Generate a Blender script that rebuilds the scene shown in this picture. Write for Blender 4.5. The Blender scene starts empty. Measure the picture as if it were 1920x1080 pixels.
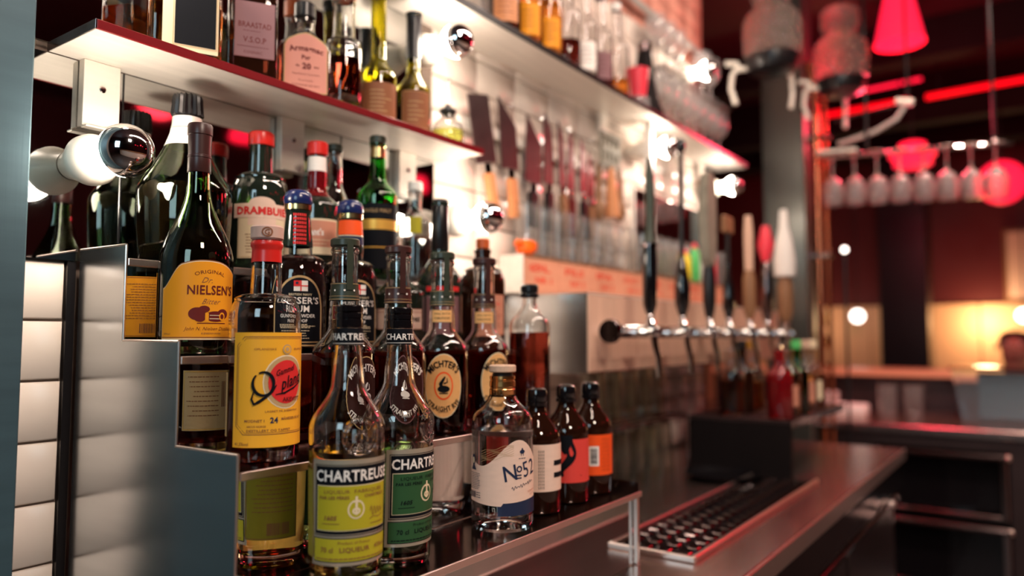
import bpy, bmesh, math, random
from mathutils import Vector, Matrix
random.seed(7)
PI = math.pi
S = bpy.context.scene
C = S.collection

# ------------------------------------------------------------ camera, world, lights, exposure
# metres; the eye of the camera is the origin, the floor lies at z = -1.27, x runs along the back wall
FLOOR = -1.27; CEIL = 1.62; WALL = 1.02
cam_d = bpy.data.cameras.new('camera'); cam = bpy.data.objects.new('camera', cam_d); C.objects.link(cam)
cam_d.sensor_width = 36.0; cam_d.lens = 36.0 * 1400 / 1920
cam_d.clip_start = 0.02; cam_d.clip_end = 60
YAW = math.radians(35.3); PIT = math.atan(92 / 1400)
fw = Vector((math.cos(YAW) * math.cos(PIT), math.sin(YAW) * math.cos(PIT), math.sin(PIT)))
cam.rotation_euler = fw.to_track_quat('-Z', 'Y').to_euler()
cam_d.dof.use_dof = True; cam_d.dof.focus_distance = 0.90; cam_d.dof.aperture_fstop = 1.8
S.camera = cam
S.view_settings.view_transform = 'Standard'; S.view_settings.look = 'None'
S.view_settings.gamma = 1.0; S.view_settings.use_curve_mapping = False
S.view_settings.exposure = 0.0
cy = S.cycles
cy.max_bounces = 18; cy.transmission_bounces = 18; cy.glossy_bounces = 8; cy.diffuse_bounces = 3
cy.transparent_max_bounces = 12; cy.sample_clamp_indirect = 6.0; cy.blur_glossy = 0.6
cy.use_denoising = True
w = bpy.data.worlds.new('world'); S.world = w; w.use_nodes = True
w.node_tree.nodes['Background'].inputs[0].default_value = (0.30, 0.16, 0.14, 1)
w.node_tree.nodes['Background'].inputs[1].default_value = 0.10

def lamp(name, kind, loc, energy, col, size=0.1, aim=None, size_y=None, spot=None):
    l = bpy.data.lights.new(name, kind); l.energy = energy; l.color = col
    if kind == 'AREA':
        l.size = size
        if size_y: l.shape = 'RECTANGLE'; l.size_y = size_y
    else: l.shadow_soft_size = size
    if spot: l.spot_size = math.radians(spot); l.spot_blend = 0.6
    o = bpy.data.objects.new(name, l); o.location = loc; C.objects.link(o)
    if aim: o.rotation_euler = (Vector(aim) - Vector(loc)).to_track_quat('-Z', 'Y').to_euler()
    return o
# unseen key and fill lights added over the bar, behind and beside the photographer
lamp('key_light', 'AREA', (0.15, -0.75, 1.30), 22, (1.0, 0.80, 0.66), 0.30, (0.75, 0.75, -0.1), 0.30)  # unseen key light added on the camera side for the labels
lamp('cool_fill_light', 'AREA', (-1.3, -0.2, 0.7), 13, (0.62, 0.88, 1.0), 0.6, (0.4, 0.8, -0.1), 0.9)  # added cool fill from the left for the pillar and side panel
lamp('bar_fill_strip', 'AREA', (1.45, 0.05, 1.45), 30, (1.0, 0.78, 0.66), 2.2, (1.45, 0.6, 0), 0.07)  # added strip light: streaks on the bottles, brighter counter
lamp('far_fill_spot', 'SPOT', (3.05, -0.05, 1.5), 85, (1.0, 0.72, 0.60), 0.08, (3.9, 0.45, -0.37), spot=70)  # added spot brightening the cross counter and fridge fronts
lamp('red_lamp_room', 'POINT', (4.6, -0.6, 1.15), 12, (1.0, 0.02, 0.04), 0.12)
lamp('red_lamp_glasses', 'POINT', (3.55, 0.50, 0.95), 34, (1.0, 0.05, 0.10), 0.10)
lamp('red_lamp_behind', 'POINT', (1.9, -1.4, 1.15), 2, (1.0, 0.03, 0.05), 0.10)
lamp('aisle_fill_spot', 'SPOT', (2.0, -0.15, 1.5), 90, (1.0, 0.78, 0.66), 0.08, (3.0, -1.0, -0.9), spot=95)  # added spot lighting the tiled front bar for its reflection
lamp('warm_sconce', 'POINT', (6.75, 0.35, 0.12), 12, (1.0, 0.62, 0.30), 0.08)
lamp('warm_sconce_far', 'POINT', (6.75, 1.75, 0.12), 5, (1.0, 0.62, 0.36), 0.08)

# ------------------------------------------------------------ materials
M = {}
def mat(name, col, rough=0.5, metal=0.0, trans=0.0, ior=1.45, emit=0.0, ecol=None, coat=0.0, bump=None, noise=None, spec=None):
    m = bpy.data.materials.new(name); m.use_nodes = True
    nt = m.node_tree; b = nt.nodes['Principled BSDF']
    b.inputs['Base Color'].default_value = (*col, 1); b.inputs['Roughness'].default_value = rough
    b.inputs['Metallic'].default_value = metal; b.inputs['Transmission Weight'].default_value = trans
    b.inputs['IOR'].default_value = ior; b.inputs['Coat Weight'].default_value = coat
    if name.startswith('p_') and spec is None: spec = 0.22
    if spec is not None: b.inputs['Specular IOR Level'].default_value = spec
    if emit: b.inputs['Emission Color'].default_value = (*(ecol or col), 1); b.inputs['Emission Strength'].default_value = emit
    if noise or bump:
        tc = nt.nodes.new('ShaderNodeTexCoord'); mp = nt.nodes.new('ShaderNodeMapping')
        nt.links.new(tc.outputs['Object'], mp.inputs[0])
    if noise:   # (scale xyz, amount): fine mottling of the colour
        sc, amt = noise
        mp.inputs['Scale'].default_value = sc
        n = nt.nodes.new('ShaderNodeTexNoise'); n.inputs['Scale'].default_value = 1; n.inputs['Detail'].default_value = 5
        nt.links.new(mp.outputs[0], n.inputs['Vector'])
        mx = nt.nodes.new('ShaderNodeMix'); mx.data_type = 'RGBA'
        mx.inputs[6].default_value = (*[c * (1 - amt) for c in col], 1); mx.inputs[7].default_value = (*[min(1, c * (1 + amt)) for c in col], 1)
        nt.links.new(n.outputs['Fac'], mx.inputs[0]); nt.links.new(mx.outputs[2], b.inputs['Base Color'])
    if bump:    # (scale xyz, strength, distance)
        sc, st, di = bump
        mp2 = nt.nodes.new('ShaderNodeMapping'); nt.links.new(tc.outputs['Object'], mp2.inputs[0]); mp2.inputs['Scale'].default_value = sc
        n2 = nt.nodes.new('ShaderNodeTexNoise'); n2.inputs['Scale'].default_value = 1; n2.inputs['Detail'].default_value = 3
        nt.links.new(mp2.outputs[0], n2.inputs['Vector'])
        bp = nt.nodes.new('ShaderNodeBump'); bp.inputs['Strength'].default_value = st; bp.inputs['Distance'].default_value = di
        nt.links.new(n2.outputs['Fac'], bp.inputs['Height']); nt.links.new(bp.outputs[0], b.inputs['Normal'])
    M[name] = m; return m
mat('tile', (0.88, 0.76, 0.66), 0.16, bump=((14, 14, 14), 0.06, 0.004))
mat('tile_red', (0.80, 0.36, 0.27), 0.25, noise=((20, 20, 20), 0.15))
mat('grout', (0.20, 0.15, 0.12), 0.9)
mat('steel_brushed', (0.66, 0.70, 0.72), 0.20, 1.0, noise=((3, 3, 60), 0.10), bump=((2, 2, 9), 0.12, 0.01))
mat('steel_shelf', (0.80, 0.74, 0.66), 0.38, 0.35, noise=((4, 70, 70), 0.13), bump=((3, 200, 200), 0.10, 0.001))
mat('steel_dark', (0.36, 0.28, 0.26), 0.13, 1.0, noise=((9, 30, 9), 0.2), bump=((60, 60, 60), 0.04, 0.001))
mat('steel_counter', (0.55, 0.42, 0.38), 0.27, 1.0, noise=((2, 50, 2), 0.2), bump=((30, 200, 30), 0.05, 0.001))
mat('edge_steel', (0.88, 0.74, 0.68), 0.30, 1.0)
mat('panel_dark', (0.055, 0.035, 0.035), 0.35, 0.6, noise=((8, 8, 8), 0.25))
mat('mirror', (0.86, 0.87, 0.86), 0.02, 1.0)
mat('mirror_aged', (0.62, 0.63, 0.62), 0.035, 1.0, noise=((9, 9, 9), 0.25))
mat('chrome', (0.85, 0.84, 0.84), 0.06, 1.0)
mat('chrome_dark', (0.16, 0.12, 0.12), 0.15, 1.0)
mat('red_edge', (0.20, 0.006, 0.010), 0.30, 0.1)
mat('pillar_blue', (0.065, 0.115, 0.138), 0.45, 0.4, noise=((3, 3, 40), 0.3), bump=((200, 200, 4), 0.10, 0.002))
mat('pillar_grey', (0.095, 0.095, 0.085), 0.30, 0.6, noise=((10, 10, 2), 0.25))
mat('black', (0.008, 0.007, 0.008), 0.30)
mat('black_gloss', (0.006, 0.005, 0.006), 0.08, coat=0.5)
mat('black_dull', (0.006, 0.003, 0.003), 0.7, spec=0.2)
mat('white', (0.86, 0.82, 0.76), 0.5)
mat('ceramic', (0.80, 0.74, 0.64), 0.3)
mat('glass', (0.97, 0.97, 0.96), 0.0, 0, 1.0, 1.46)
mat('glass_pint', (0.90, 0.91, 0.84), 0.03, 0, 1.0, 1.45)
mat('glass_ledge', (0.98, 0.97, 0.95), 0.05, 0, 0.95, 1.40)
mat('glass_frost', (0.99, 0.98, 0.97), 0.10, 0, 0.86, 1.35)
mat('glass_green', (0.26, 0.42, 0.14), 0.0, 0, 1.0, 1.48)
mat('glass_olive', (0.72, 0.66, 0.10), 0.0, 0, 1.0, 1.48)
mat('glass_dark', (0.035, 0.05, 0.035), 0.02, 0, 0.6, 1.5, coat=0.6)
mat('glass_brown', (0.10, 0.03, 0.015), 0.01, 0, 0.85, 1.5)
mat('glass_bright_green', (0.10, 0.50, 0.10), 0.0, 0, 1.0, 1.48)
mat('glass_red', (0.62, 0.02, 0.03), 0.01, 0, 0.8, 1.5)
mat('glass_stem', (0.97, 0.90, 0.88), 0.12, 0, 0.90, 1.35)
mat('liq_yellow', (0.88, 0.70, 0.16), 0.0, 0, 1.0, 1.36)
mat('liq_green', (0.16, 0.34, 0.10), 0.0, 0, 1.0, 1.36)
mat('liq_gold', (0.92, 0.55, 0.16), 0.0, 0, 1.0, 1.36)
mat('liq_whisky', (0.42, 0.07, 0.03), 0.0, 0, 1.0, 1.36)
mat('liq_rye', (0.24, 0.035, 0.02), 0.0, 0, 1.0, 1.36)
mat('liq_amber', (0.85, 0.30, 0.05), 0.0, 0, 1.0, 1.36)
mat('liq_clear', (0.98, 0.98, 0.98), 0.0, 0, 1.0, 1.34)
mat('liq_dark', (0.03, 0.012, 0.010), 0.03, 0, 0.4, 1.36)
mat('liq_lime', (0.75, 0.85, 0.18), 0.0, 0, 1.0, 1.36)
mat('bulb_glow', (1, 0.93, 0.82), 0.4, emit=62, ecol=(1.0, 0.86, 0.72))
mat('red_glow', (1, 0.05, 0.10), 0.5, emit=1.6, ecol=(1.0, 0.010, 0.045))
mat('neon_red', (1, 0.0, 0.0), 0.5, emit=0.9, ecol=(1.0, 0.0, 0.01))
mat('spark', (1, 0.95, 0.9), 0.4, emit=6, ecol=(1, 0.85, 0.75))
mat('copper', (0.62, 0.20, 0.10), 0.25, 1.0)
mat('wood_orange', (0.62, 0.25, 0.10), 0.5, noise=((30, 30, 4), 0.2))
mat('wood_brown', (0.27, 0.13, 0.06), 0.5, noise=((30, 30, 4), 0.25))
mat('wood_panel', (0.74, 0.47, 0.34), 0.45, noise=((60, 60, 3), 0.18))
mat('wood_text', (0.70, 0.32, 0.20), 0.5, noise=((4, 40, 40), 0.15))
mat('wood_bar', (0.72, 0.38, 0.22), 0.3, noise=((30, 3, 30), 0.15))
mat('blade', (0.16, 0.12, 0.12), 0.28, 0.9, noise=((25, 25, 25), 0.4))
mat('cork', (0.62, 0.42, 0.30), 0.8, noise=((200, 200, 200), 0.25))
mat('cap_red', (0.60, 0.02, 0.015), 0.3)
mat('cap_navy', (0.010, 0.02, 0.10), 0.25, coat=0.4)
mat('cap_pinkwood', (0.55, 0.36, 0.30), 0.6)
mat('capsule_brown', (0.045, 0.014, 0.012), 0.35)
mat('capsule_dkgreen', (0.035, 0.045, 0.030), 0.35)
mat('cap_orange', (0.55, 0.10, 0.02), 0.4)
mat('gold', (0.80, 0.42, 0.16), 0.22, 1.0)
mat('brass', (0.62, 0.46, 0.22), 0.25, 1.0)
mat('p_orange', (0.80, 0.31, 0.015), 0.45)
mat('p_yellow', (0.88, 0.42, 0.03), 0.45)
mat('p_olive', (0.26, 0.21, 0.015), 0.5)
mat('p_chart', (0.46, 0.40, 0.022), 0.45)
mat('p_green', (0.03, 0.095, 0.035), 0.45)
mat('p_silver', (0.50, 0.44, 0.34), 0.35, 0.5)
mat('p_black', (0.006, 0.007, 0.010), 0.6, spec=0.1)
mat('p_navy', (0.02, 0.03, 0.07), 0.4)
mat('p_white', (0.88, 0.82, 0.76), 0.5)
mat('p_pink', (0.84, 0.60, 0.48), 0.55, noise=((60, 60, 200), 0.08))
mat('p_cream', (0.80, 0.66, 0.44), 0.5)
mat('p_red', (0.70, 0.03, 0.03), 0.5)
mat('p_coral', (0.74, 0.065, 0.05), 0.5)
mat('p_hot', (0.90, 0.095, 0.015), 0.5)
mat('p_maroon', (0.13, 0.014, 0.012), 0.5)
mat('p_oxblood', (0.030, 0.007, 0.006), 0.5)
mat('p_rust', (0.60, 0.26, 0.17), 0.55)
mat('p_mauve', (0.24, 0.12, 0.13), 0.5)
mat('p_salmon', (0.62, 0.26, 0.20), 0.5)
mat('p_tan', (0.52, 0.34, 0.16), 0.5)
mat('p_michter', (0.78, 0.42, 0.16), 0.5, noise=((150, 150, 150), 0.12))
mat('p_brown', (0.24, 0.09, 0.04), 0.5)
mat('p_gold', (0.75, 0.42, 0.08), 0.35, 0.4)
mat('red_print', (0.75, 0.08, 0.04), 0.5)
mat('floor_dark', (0.05, 0.035, 0.032), 0.5, noise=((6, 6, 6), 0.3))
mat('wall_red', (0.11, 0.012, 0.014), 0.55, noise=((2, 2, 2), 0.3))
mat('ceil_dark', (0.035, 0.010, 0.012), 0.6)
mat('panel_lit', (0.80, 0.50, 0.30), 0.5, noise=((1, 2, 1), 0.15))
mat('plastic_clear', (0.80, 0.92, 0.98), 0.08, 0, 0.92, 1.2)
mat('napkin', (0.86, 0.80, 0.76), 0.8)
mat('skin', (0.45, 0.20, 0.15), 0.5)
mat('hair', (0.015, 0.010, 0.010), 0.6)
mat('shirt', (0.02, 0.02, 0.025), 0.8)
mat('plastic_red', (0.85, 0.05, 0.08), 0.3)
mat('plastic_green', (0.10, 0.55, 0.15), 0.3)
mat('plastic_yellow', (0.85, 0.65, 0.05), 0.3)
mat('plastic_orange', (0.95, 0.13, 0.01), 0.25)
mat('rubber_grey', (0.45, 0.42, 0.38), 0.5)
mat('stone_grey', (0.24, 0.22, 0.17), 0.6, noise=((40, 40, 40), 0.3))

# ------------------------------------------------------------ helpers
def tagp(o, label=None, cat=None, group=None, kind=None):
    if label: o['label'] = label
    if cat: o['category'] = cat
    if group: o['group'] = group
    if kind: o['kind'] = kind
    return o
def thing(name, label, cat, loc=(0, 0, 0), rz=0, group=None):
    o = bpy.data.objects.new(name, None); C.objects.link(o); o.empty_display_size = 0.02
    o.location = loc; o.rotation_euler = (0, 0, rz)
    return tagp(o, label, cat, group)
ORD = ('first', 'second', 'third', 'fourth', 'fifth', 'sixth', 'seventh', 'eighth', 'ninth', 'tenth', 'eleventh', 'twelfth', 'thirteenth', 'fourteenth', 'fifteenth', 'sixteenth', 'seventeenth', 'eighteenth', 'nineteenth', 'twentieth', 'twenty-first')
def put(name, bm, mats, parent=None, smooth=True, loc=(0, 0, 0), rot=None, sharp=35):
    me = bpy.data.meshes.new(name)
    bmesh.ops.recalc_face_normals(bm, faces=bm.faces)
    bm.to_mesh(me); bm.free()
    for m in (mats if isinstance(mats, (list, tuple)) else [mats]): me.materials.append(M[m])
    if smooth:
        me.polygons.foreach_set('use_smooth', [True] * len(me.polygons))
        me.set_sharp_from_angle(angle=math.radians(sharp))
    o = bpy.data.objects.new(name, me); C.objects.link(o); o.parent = parent; o.location = loc
    if rot: o.rotation_euler = rot
    return o
def dup(o, parent=None, loc=None, rz=None, label=None):
    c = o.copy(); C.objects.link(c); c.parent = parent
    if loc is not None: c.location = loc
    if rz is not None: c.rotation_euler[2] = rz
    if label: c['label'] = label
    for ch in list(o.children): dup(ch, c)
    return c
def box(bm, x0, y0, z0, x1, y1, z1, bev=0.0, mi=0):
    r = bmesh.ops.create_cube(bm, size=1)
    vs = r['verts']
    for v in vs: v.co = Vector(((x0 + x1) / 2 + v.co.x * (x1 - x0), (y0 + y1) / 2 + v.co.y * (y1 - y0), (z0 + z1) / 2 + v.co.z * (z1 - z0)))
    fs = set(f for v in vs for f in v.link_faces)
    for f in fs: f.material_index = mi
    if bev > 0:
        es = list(set(e for v in vs for e in v.link_edges))
        rr = bmesh.ops.bevel(bm, geom=es, offset=bev, segments=1, affect='EDGES', profile=0.5)
        for f in rr['faces']: f.material_index = mi
    return vs
def bx(x0, y0, z0, x1, y1, z1, bev=0.0):
    bm = bmesh.new(); box(bm, x0, y0, z0, x1, y1, z1, bev); return bm
def prism(bm, pts, a0, a1, axis='y', mi=0):
    """pts: 2-D outline, extruded along axis from a0 to a1"""
    def P(u, v, a): return {'y': (u, a, v), 'x': (a, u, v), 'z': (u, v, a)}[axis]
    A = [bm.verts.new(P(u, v, a0)) for u, v in pts]; B = [bm.verts.new(P(u, v, a1)) for u, v in pts]
    n = len(pts)
    f = bm.faces.new(A); g = bm.faces.new(B[::-1]); f.material_index = g.material_index = mi
    for i in range(n):
        q = bm.faces.new((A[i], B[i], B[(i + 1) % n], A[(i + 1) % n])); q.material_index = mi
def lathe(bm, prof, seg=40, sq=None, asp=1.0, mi=0, cap=(True, True), closed=False):
    """prof: (r, z) list. sq: superellipse exponent for square bottles"""
    rings = []
    for r, z in prof:
        if r < 1e-6: rings.append([bm.verts.new((0, 0, z))]); continue
        ring = []
        for k in range(seg):
            a = 2 * PI * (k + 0.5) / seg; c, s = math.cos(a), math.sin(a)
            if sq and r > 0.02:
                e = 2 / sq; c = math.copysign(abs(c) ** e, c); s = math.copysign(abs(s) ** e, s)
            q = asp if r > 0.02 else 1.0
            ring.append(bm.verts.new((r * c, r * q * s, z)))
        rings.append(ring)
    pairs = list(zip(rings, rings[1:])) + ([(rings[-1], rings[0])] if closed else [])
    for a, b in pairs:
        if len(a) == 1 and len(b) == 1: continue
        for k in range(seg):
            k2 = (k + 1) % seg
            if len(a) == 1: f = bm.faces.new((a[0], b[k2], b[k]))
            elif len(b) == 1: f = bm.faces.new((a[k], a[k2], b[0]))
            else: f = bm.faces.new((a[k], a[k2], b[k2], b[k]))
            f.material_index = mi
    if not closed:
        if cap[0] and len(rings[0]) > 1: bm.faces.new(rings[0][::-1]).material_index = mi
        if cap[1] and len(rings[-1]) > 1: bm.faces.new(rings[-1]).material_index = mi
def lt(prof, seg=40, **k):
    bm = bmesh.new(); lathe(bm, prof, seg, **k); return bm
def tube(bm, pts, r, seg=10, mi=0):
    pts = [Vector(p) for p in pts]; rs = r if isinstance(r, (list, tuple)) else [r] * len(pts)
    rings = []; up = Vector((0.31, 0.17, 0.93)).normalized()
    for i, p in enumerate(pts):
        d = (pts[min(i + 1, len(pts) - 1)] - pts[max(i - 1, 0)]).normalized()
        s = d.cross(up)
        if s.length < 0.1: s = d.cross(Vector((1, 0, 0)))
        s.normalize(); t = s.cross(d)
        rings.append([bm.verts.new(p + (s * math.cos(2 * PI * k / seg) + t * math.sin(2 * PI * k / seg)) * rs[i]) for k in range(seg)])
    for a, b in zip(rings, rings[1:]):
        for k in range(seg): bm.faces.new((a[k], a[(k + 1) % seg], b[(k + 1) % seg], b[k])).material_index = mi
    bm.faces.new(rings[0][::-1]).material_index = mi; bm.faces.new(rings[-1]).material_index = mi
def tb(pts, r, seg=10):
    bm = bmesh.new(); tube(bm, pts, r, seg); return bm

# ---- printed labels: everything is laid out flat in (s, z) and wrapped on the bottle
_txt = {}
def text_mesh(t, bold=0.0, shear=0.0):
    k = (t, bold, shear)
    if k not in _txt:
        cu = bpy.data.curves.new('t', 'FONT'); cu.body = t; cu.size = 1; cu.align_x = 'CENTER'
        cu.resolution_u = 2; cu.offset = bold; cu.shear = shear; cu.space_character = 1.05
        ob = bpy.data.objects.new('t', cu); C.objects.link(ob)
        me = ob.to_mesh()
        tm_ = bmesh.new(); tm_.from_mesh(me); bmesh.ops.triangulate(tm_, faces=tm_.faces[:])
        for _ in range(3):
            le = [e for e in tm_.edges if e.calc_length() > 0.22]
            if not le: break
            bmesh.ops.subdivide_edges(tm_, edges=le, cuts=1); bmesh.ops.triangulate(tm_, faces=[f for f in tm_.faces if len(f.verts) > 3])
        tm_.verts.index_update()
        vs = [(v.co.x, v.co.y) for v in tm_.verts]; fs = [tuple(v.index for v in f.verts) for f in tm_.faces]; tm_.free()
        ob.to_mesh_clear(); bpy.data.objects.remove(ob); bpy.data.curves.remove(cu)
        _txt[k] = (vs, fs)
    return _txt[k]
class Label:
    """R: radius (number or function of z); a0: facing angle; flat: half depth of a square bottle instead"""
    def __init__(self, R, a0, flat=False):
        self.R = R if callable(R) else (lambda z: R); self.a0 = a0; self.flat = flat
        self.bm = bmesh.new(); self.mats = []
    def mi(self, m):
        if m not in self.mats: self.mats.append(m)
        return self.mats.index(m)
    def P(self, s, z, lv):
        off = 0.0004 + lv * 0.00022; R = self.R(z)
        if self.flat:
            n = Vector((math.cos(self.a0), math.sin(self.a0), 0)); t = Vector((-n.y, n.x, 0))
            return n * (R + off) + t * s + Vector((0, 0, z))
        a = self.a0 + s / R
        return Vector(((R + off) * math.cos(a), (R + off) * math.sin(a), z))
    def grid(self, s0, s1, lo, hi, m, lv, ns=None, nz=3):
        ns = ns or max(2, int(abs(s1 - s0) / 0.003)); mi = self.mi(m); rows = []
        for j in range(nz + 1):
            row = []
            for i in range(ns + 1):
                s = s0 + (s1 - s0) * i / ns; a = lo(s) if callable(lo) else lo; b = hi(s) if callable(hi) else hi
                row.append(self.bm.verts.new(self.P(s, a + (b - a) * j / nz, lv)))
            rows.append(row)
        for j in range(nz):
            for i in range(ns):
                self.bm.faces.new((rows[j][i], rows[j][i + 1], rows[j + 1][i + 1], rows[j + 1][i])).material_index = mi
        return self
    def rect(self, s0, z0, s1, z1, m, lv=0): return self.grid(s0, s1, z0, z1, m, lv)
    def frame(self, s0, z0, s1, z1, wd, m, lv=1):
        for a in ((s0, z0, s1, z0 + wd), (s0, z1 - wd, s1, z1), (s0, z0, s0 + wd, z1), (s1 - wd, z0, s1, z1)): self.rect(*a, m, lv)
        return self
    def ell(self, s, z, rs, rz, m, lv=1, inner=0.0):
        mi = self.mi(m); n = 28; rr = [inner, (1 + inner) / 2, 1.0]; rings = []
        for q in rr:
            rings.append([self.bm.verts.new(self.P(s + rs * q * math.cos(2 * PI * k / n), z + rz * q * math.sin(2 * PI * k / n), lv)) for k in range(n)] if q > 0 else None)
        c = self.bm.verts.new(self.P(s, z, lv)) if inner == 0 else None
        for a, b in zip(rings, rings[1:]):
            for k in range(n):
                k2 = (k + 1) % n
                f = self.bm.faces.new((c, b[k], b[k2])) if a is None else self.bm.faces.new((a[k], b[k], b[k2], a[k2]))
                f.material_index = mi
        return self
    def line(self, pts, wd, m, lv=2):
        mi = self.mi(m); prev = None; ws = wd if isinstance(wd, (list, tuple)) else [wd] * len(pts)
        for i, p in enumerate(pts):
            a = pts[max(i - 1, 0)]; b = pts[min(i + 1, len(pts) - 1)]
            dx, dz = b[0] - a[0], b[1] - a[1]; L = math.hypot(dx, dz) or 1
            nx, nz = -dz / L * ws[i] / 2, dx / L * ws[i] / 2
            cur = (self.bm.verts.new(self.P(p[0] + nx, p[1] + nz, lv)), self.bm.verts.new(self.P(p[0] - nx, p[1] - nz, lv)))
            if prev: self.bm.faces.new((prev[0], prev[1], cur[1], cur[0])).material_index = mi
            prev = cur
        return self
    def text(self, t, s, z, h, m, lv=2, w=None, bold=0.0, shear=0.0, arc=0, rot=0, sx=1.0):
        """h: height of the capitals; w: fitted width; arc: + arch radius, - smile radius"""
        vs, fs = text_mesh(t, bold, shear); mi = self.mi(m)
        if not vs: return self
        k = h / 0.70; x0 = min(v[0] for v in vs); x1 = max(v[0] for v in vs); cx = (x0 + x1) / 2
        kx = (w / (x1 - x0)) if w else k * sx
        out = []
        for x, y in vs:
            X = (x - cx) * kx; Y = y * k - h / 2
            if arc > 0: q = X / arc; X, Y = (arc + Y) * math.sin(q), (arc + Y) * math.cos(q)
            elif arc < 0: q = X / -arc; X, Y = (-arc - Y) * math.sin(q), -(-arc - Y) * math.cos(q)
            if rot: X, Y = X * math.cos(rot) - Y * math.sin(rot), X * math.sin(rot) + Y * math.cos(rot)
            out.append(self.bm.verts.new(self.P(s + X, z + Y, lv)))
        for f in fs:
            try: self.bm.faces.new([out[i] for i in f]).material_index = mi
            except ValueError: pass
        return self
    def lines(self, s0, s1, z0, z1, n, m, lv=2, th=0.0006, jag=0.3):
        for i in range(n):      # rows of tiny print: short dashes
            z = z1 + (z0 - z1) * i / max(1, n - 1); s = s0 + random.random() * jag * 0.1 * (s1 - s0); e = s1 - random.random() * jag * (s1 - s0)
            while s < e:
                q = min(e, s + random.uniform(0.002, 0.005)); self.rect(s, z, q, z + th, m, lv); s = q + 0.0007
        return self
    def barcode(self, s0, z0, s1, z1, m, lv=2):
        s = s0
        while s < s1:
            q = s + random.choice((0.0004, 0.0007, 0.0011)); self.rect(s, z0, min(q, s1), z1, m, lv); s = q + random.choice((0.0004, 0.0007))
        return self
    def done(self, parent, name='label', label=None):
        me = bpy.data.meshes.new(name); self.bm.to_mesh(me); self.bm.free()
        for m in self.mats: me.materials.append(M[m])
        me.polygons.foreach_set('use_smooth', [True] * len(me.polygons))
        o = bpy.data.objects.new(name, me); C.objects.link(o); o.parent = parent
        if label: o['label'] = label
        return o

# ---- bottles
def profile(r, zs, zn, rn, h, rt=None, kind='s', foot=0.005, rb=None):
    rt = rt or rn; rb = rb or r
    P = [(0, 0.004), (rb * 0.55, 0.003), (rb - foot, 0), (rb - foot * 0.3, foot * 0.35), (rb, foot), ((rb + r) / 2, zs * 0.5), (r, zs)]
    n = 10
    for i in range(1, n + 1):
        t = i / n
        if kind == 's': P.append((rn + (r - rn) * (0.5 + 0.5 * math.cos(PI * t)), zs + (zn - zs) * t))
        elif kind == 'round':
            q = t * PI / 2; e = (r - rn) * math.cos(q) ** 0.9
            P.append((rn + e + 0.004 * (1 - abs(2 * t - 1)) * (t > 0.5), zs + (zn - zs) * math.sin(q)))
        elif kind == 'cone': P.append((rn + (r - rn) * (1 - t) ** 1.25, zs + (zn - zs) * t))
    P += [(rt, h - 0.008), (rt + 0.0018, h - 0.007), (rt + 0.0018, h - 0.001), (rt, h)]
    return P
def inner(prof, wt, base):
    I = []
    for r, z in prof[4:]: I.append((max(0.003, r - wt), max(z, base + 0.004)))
    J = [(0, base), (I[0][0] - 0.005, base)]
    J += [(I[0][0], base + 0.005)] + [p for p in I[1:] if p[1] > base + 0.006]
    return J
def at_z(prof, z):
    P = [p for p in prof[3:]]
    for a, b in zip(P, P[1:]):
        if a[1] <= z <= b[1] and b[1] > a[1]: return a[0] + (b[0] - a[0]) * (z - a[1]) / (b[1] - a[1])
    return P[-1][0]
def bottle(name, label, loc, prof, glass='glass', liq=None, fill=0.1, wt=0.0026, base=0.010, sq=None, asp=1.0, seg=40, group=None, rz=0):
    t = thing(name, label, 'bottle', loc, rz, group)
    inn = inner(prof, wt, base)
    bm = bmesh.new(); lathe(bm, prof + inn[::-1], seg, sq, asp, cap=(False, False))
    put('glass_body', bm, glass, t)
    if liq:
        L = [(0, base - 0.0004), (inn[1][0], base - 0.0004)]
        for r, z in inn[2:]:
            if z < fill: L.append((r + 0.0005, z))
        rf = at_z(prof, fill) - wt + 0.0005
        L += [(rf, fill), (0, fill)]
        put('liquid', lt(L, seg, sq=sq, asp=asp), liq, t)
    return t
def cyl(r, z0, z1, bev=0.0015, r1=None):
    r1 = r1 or r
    return [(0, z0), (r - bev, z0), (r, z0 + bev), (r1, z1 - bev), (r1 - bev, z1), (0, z1)]
def sleeve(prof, z0, z1, off=0.0008, n=8, top=False):
    """a collar that follows the bottle between two heights"""
    P = [(at_z(prof, z0 + (z1 - z0) * i / n) + off, z0 + (z1 - z0) * i / n) for i in range(n + 1)]
    if top: return [(0, z0)] + P + [(0, z1)]
    return P + [(p[0] - 0.0008, p[1]) for p in P[::-1]]
def toward_cam(x, y, off=0): return math.atan2(-y, -x) + math.radians(off)

# ------------------------------------------------------------ the setting
def struct(name, bm, m, parent=None, smooth=False):
    o = put(name, bm, m, parent, smooth)
    if parent is None: o['kind'] = 'structure'
    return o
struct('floor', bx(-4, -3.5, FLOOR - 0.1, 8, 4.5, FLOOR), 'floor_dark')
struct('ceiling', bx(-4, -3.5, CEIL, 8, 4.5, CEIL + 0.1), 'ceil_dark')
wall = struct('wall_back', bx(-4, WALL + 0.006, FLOOR, 2.70, WALL + 0.14, CEIL), 'grout')
struct('wall_right', bx(7.0, -3.5, FLOOR, 7.12, 4.5, CEIL), 'wall_red')
struct('wall_front', bx(-4, -3.5, FLOOR, 8, -3.38, CEIL), 'ceil_dark')
struct('wall_left', bx(-4, -3.38, FLOOR, -3.9, WALL, CEIL), 'ceil_dark')
struct('wall_end', bx(2.70, 4.4, FLOOR, 7.0, 4.5, CEIL), 'wall_red')
TW, TH, TD = 0.150, 0.0757, 0.014
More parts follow.
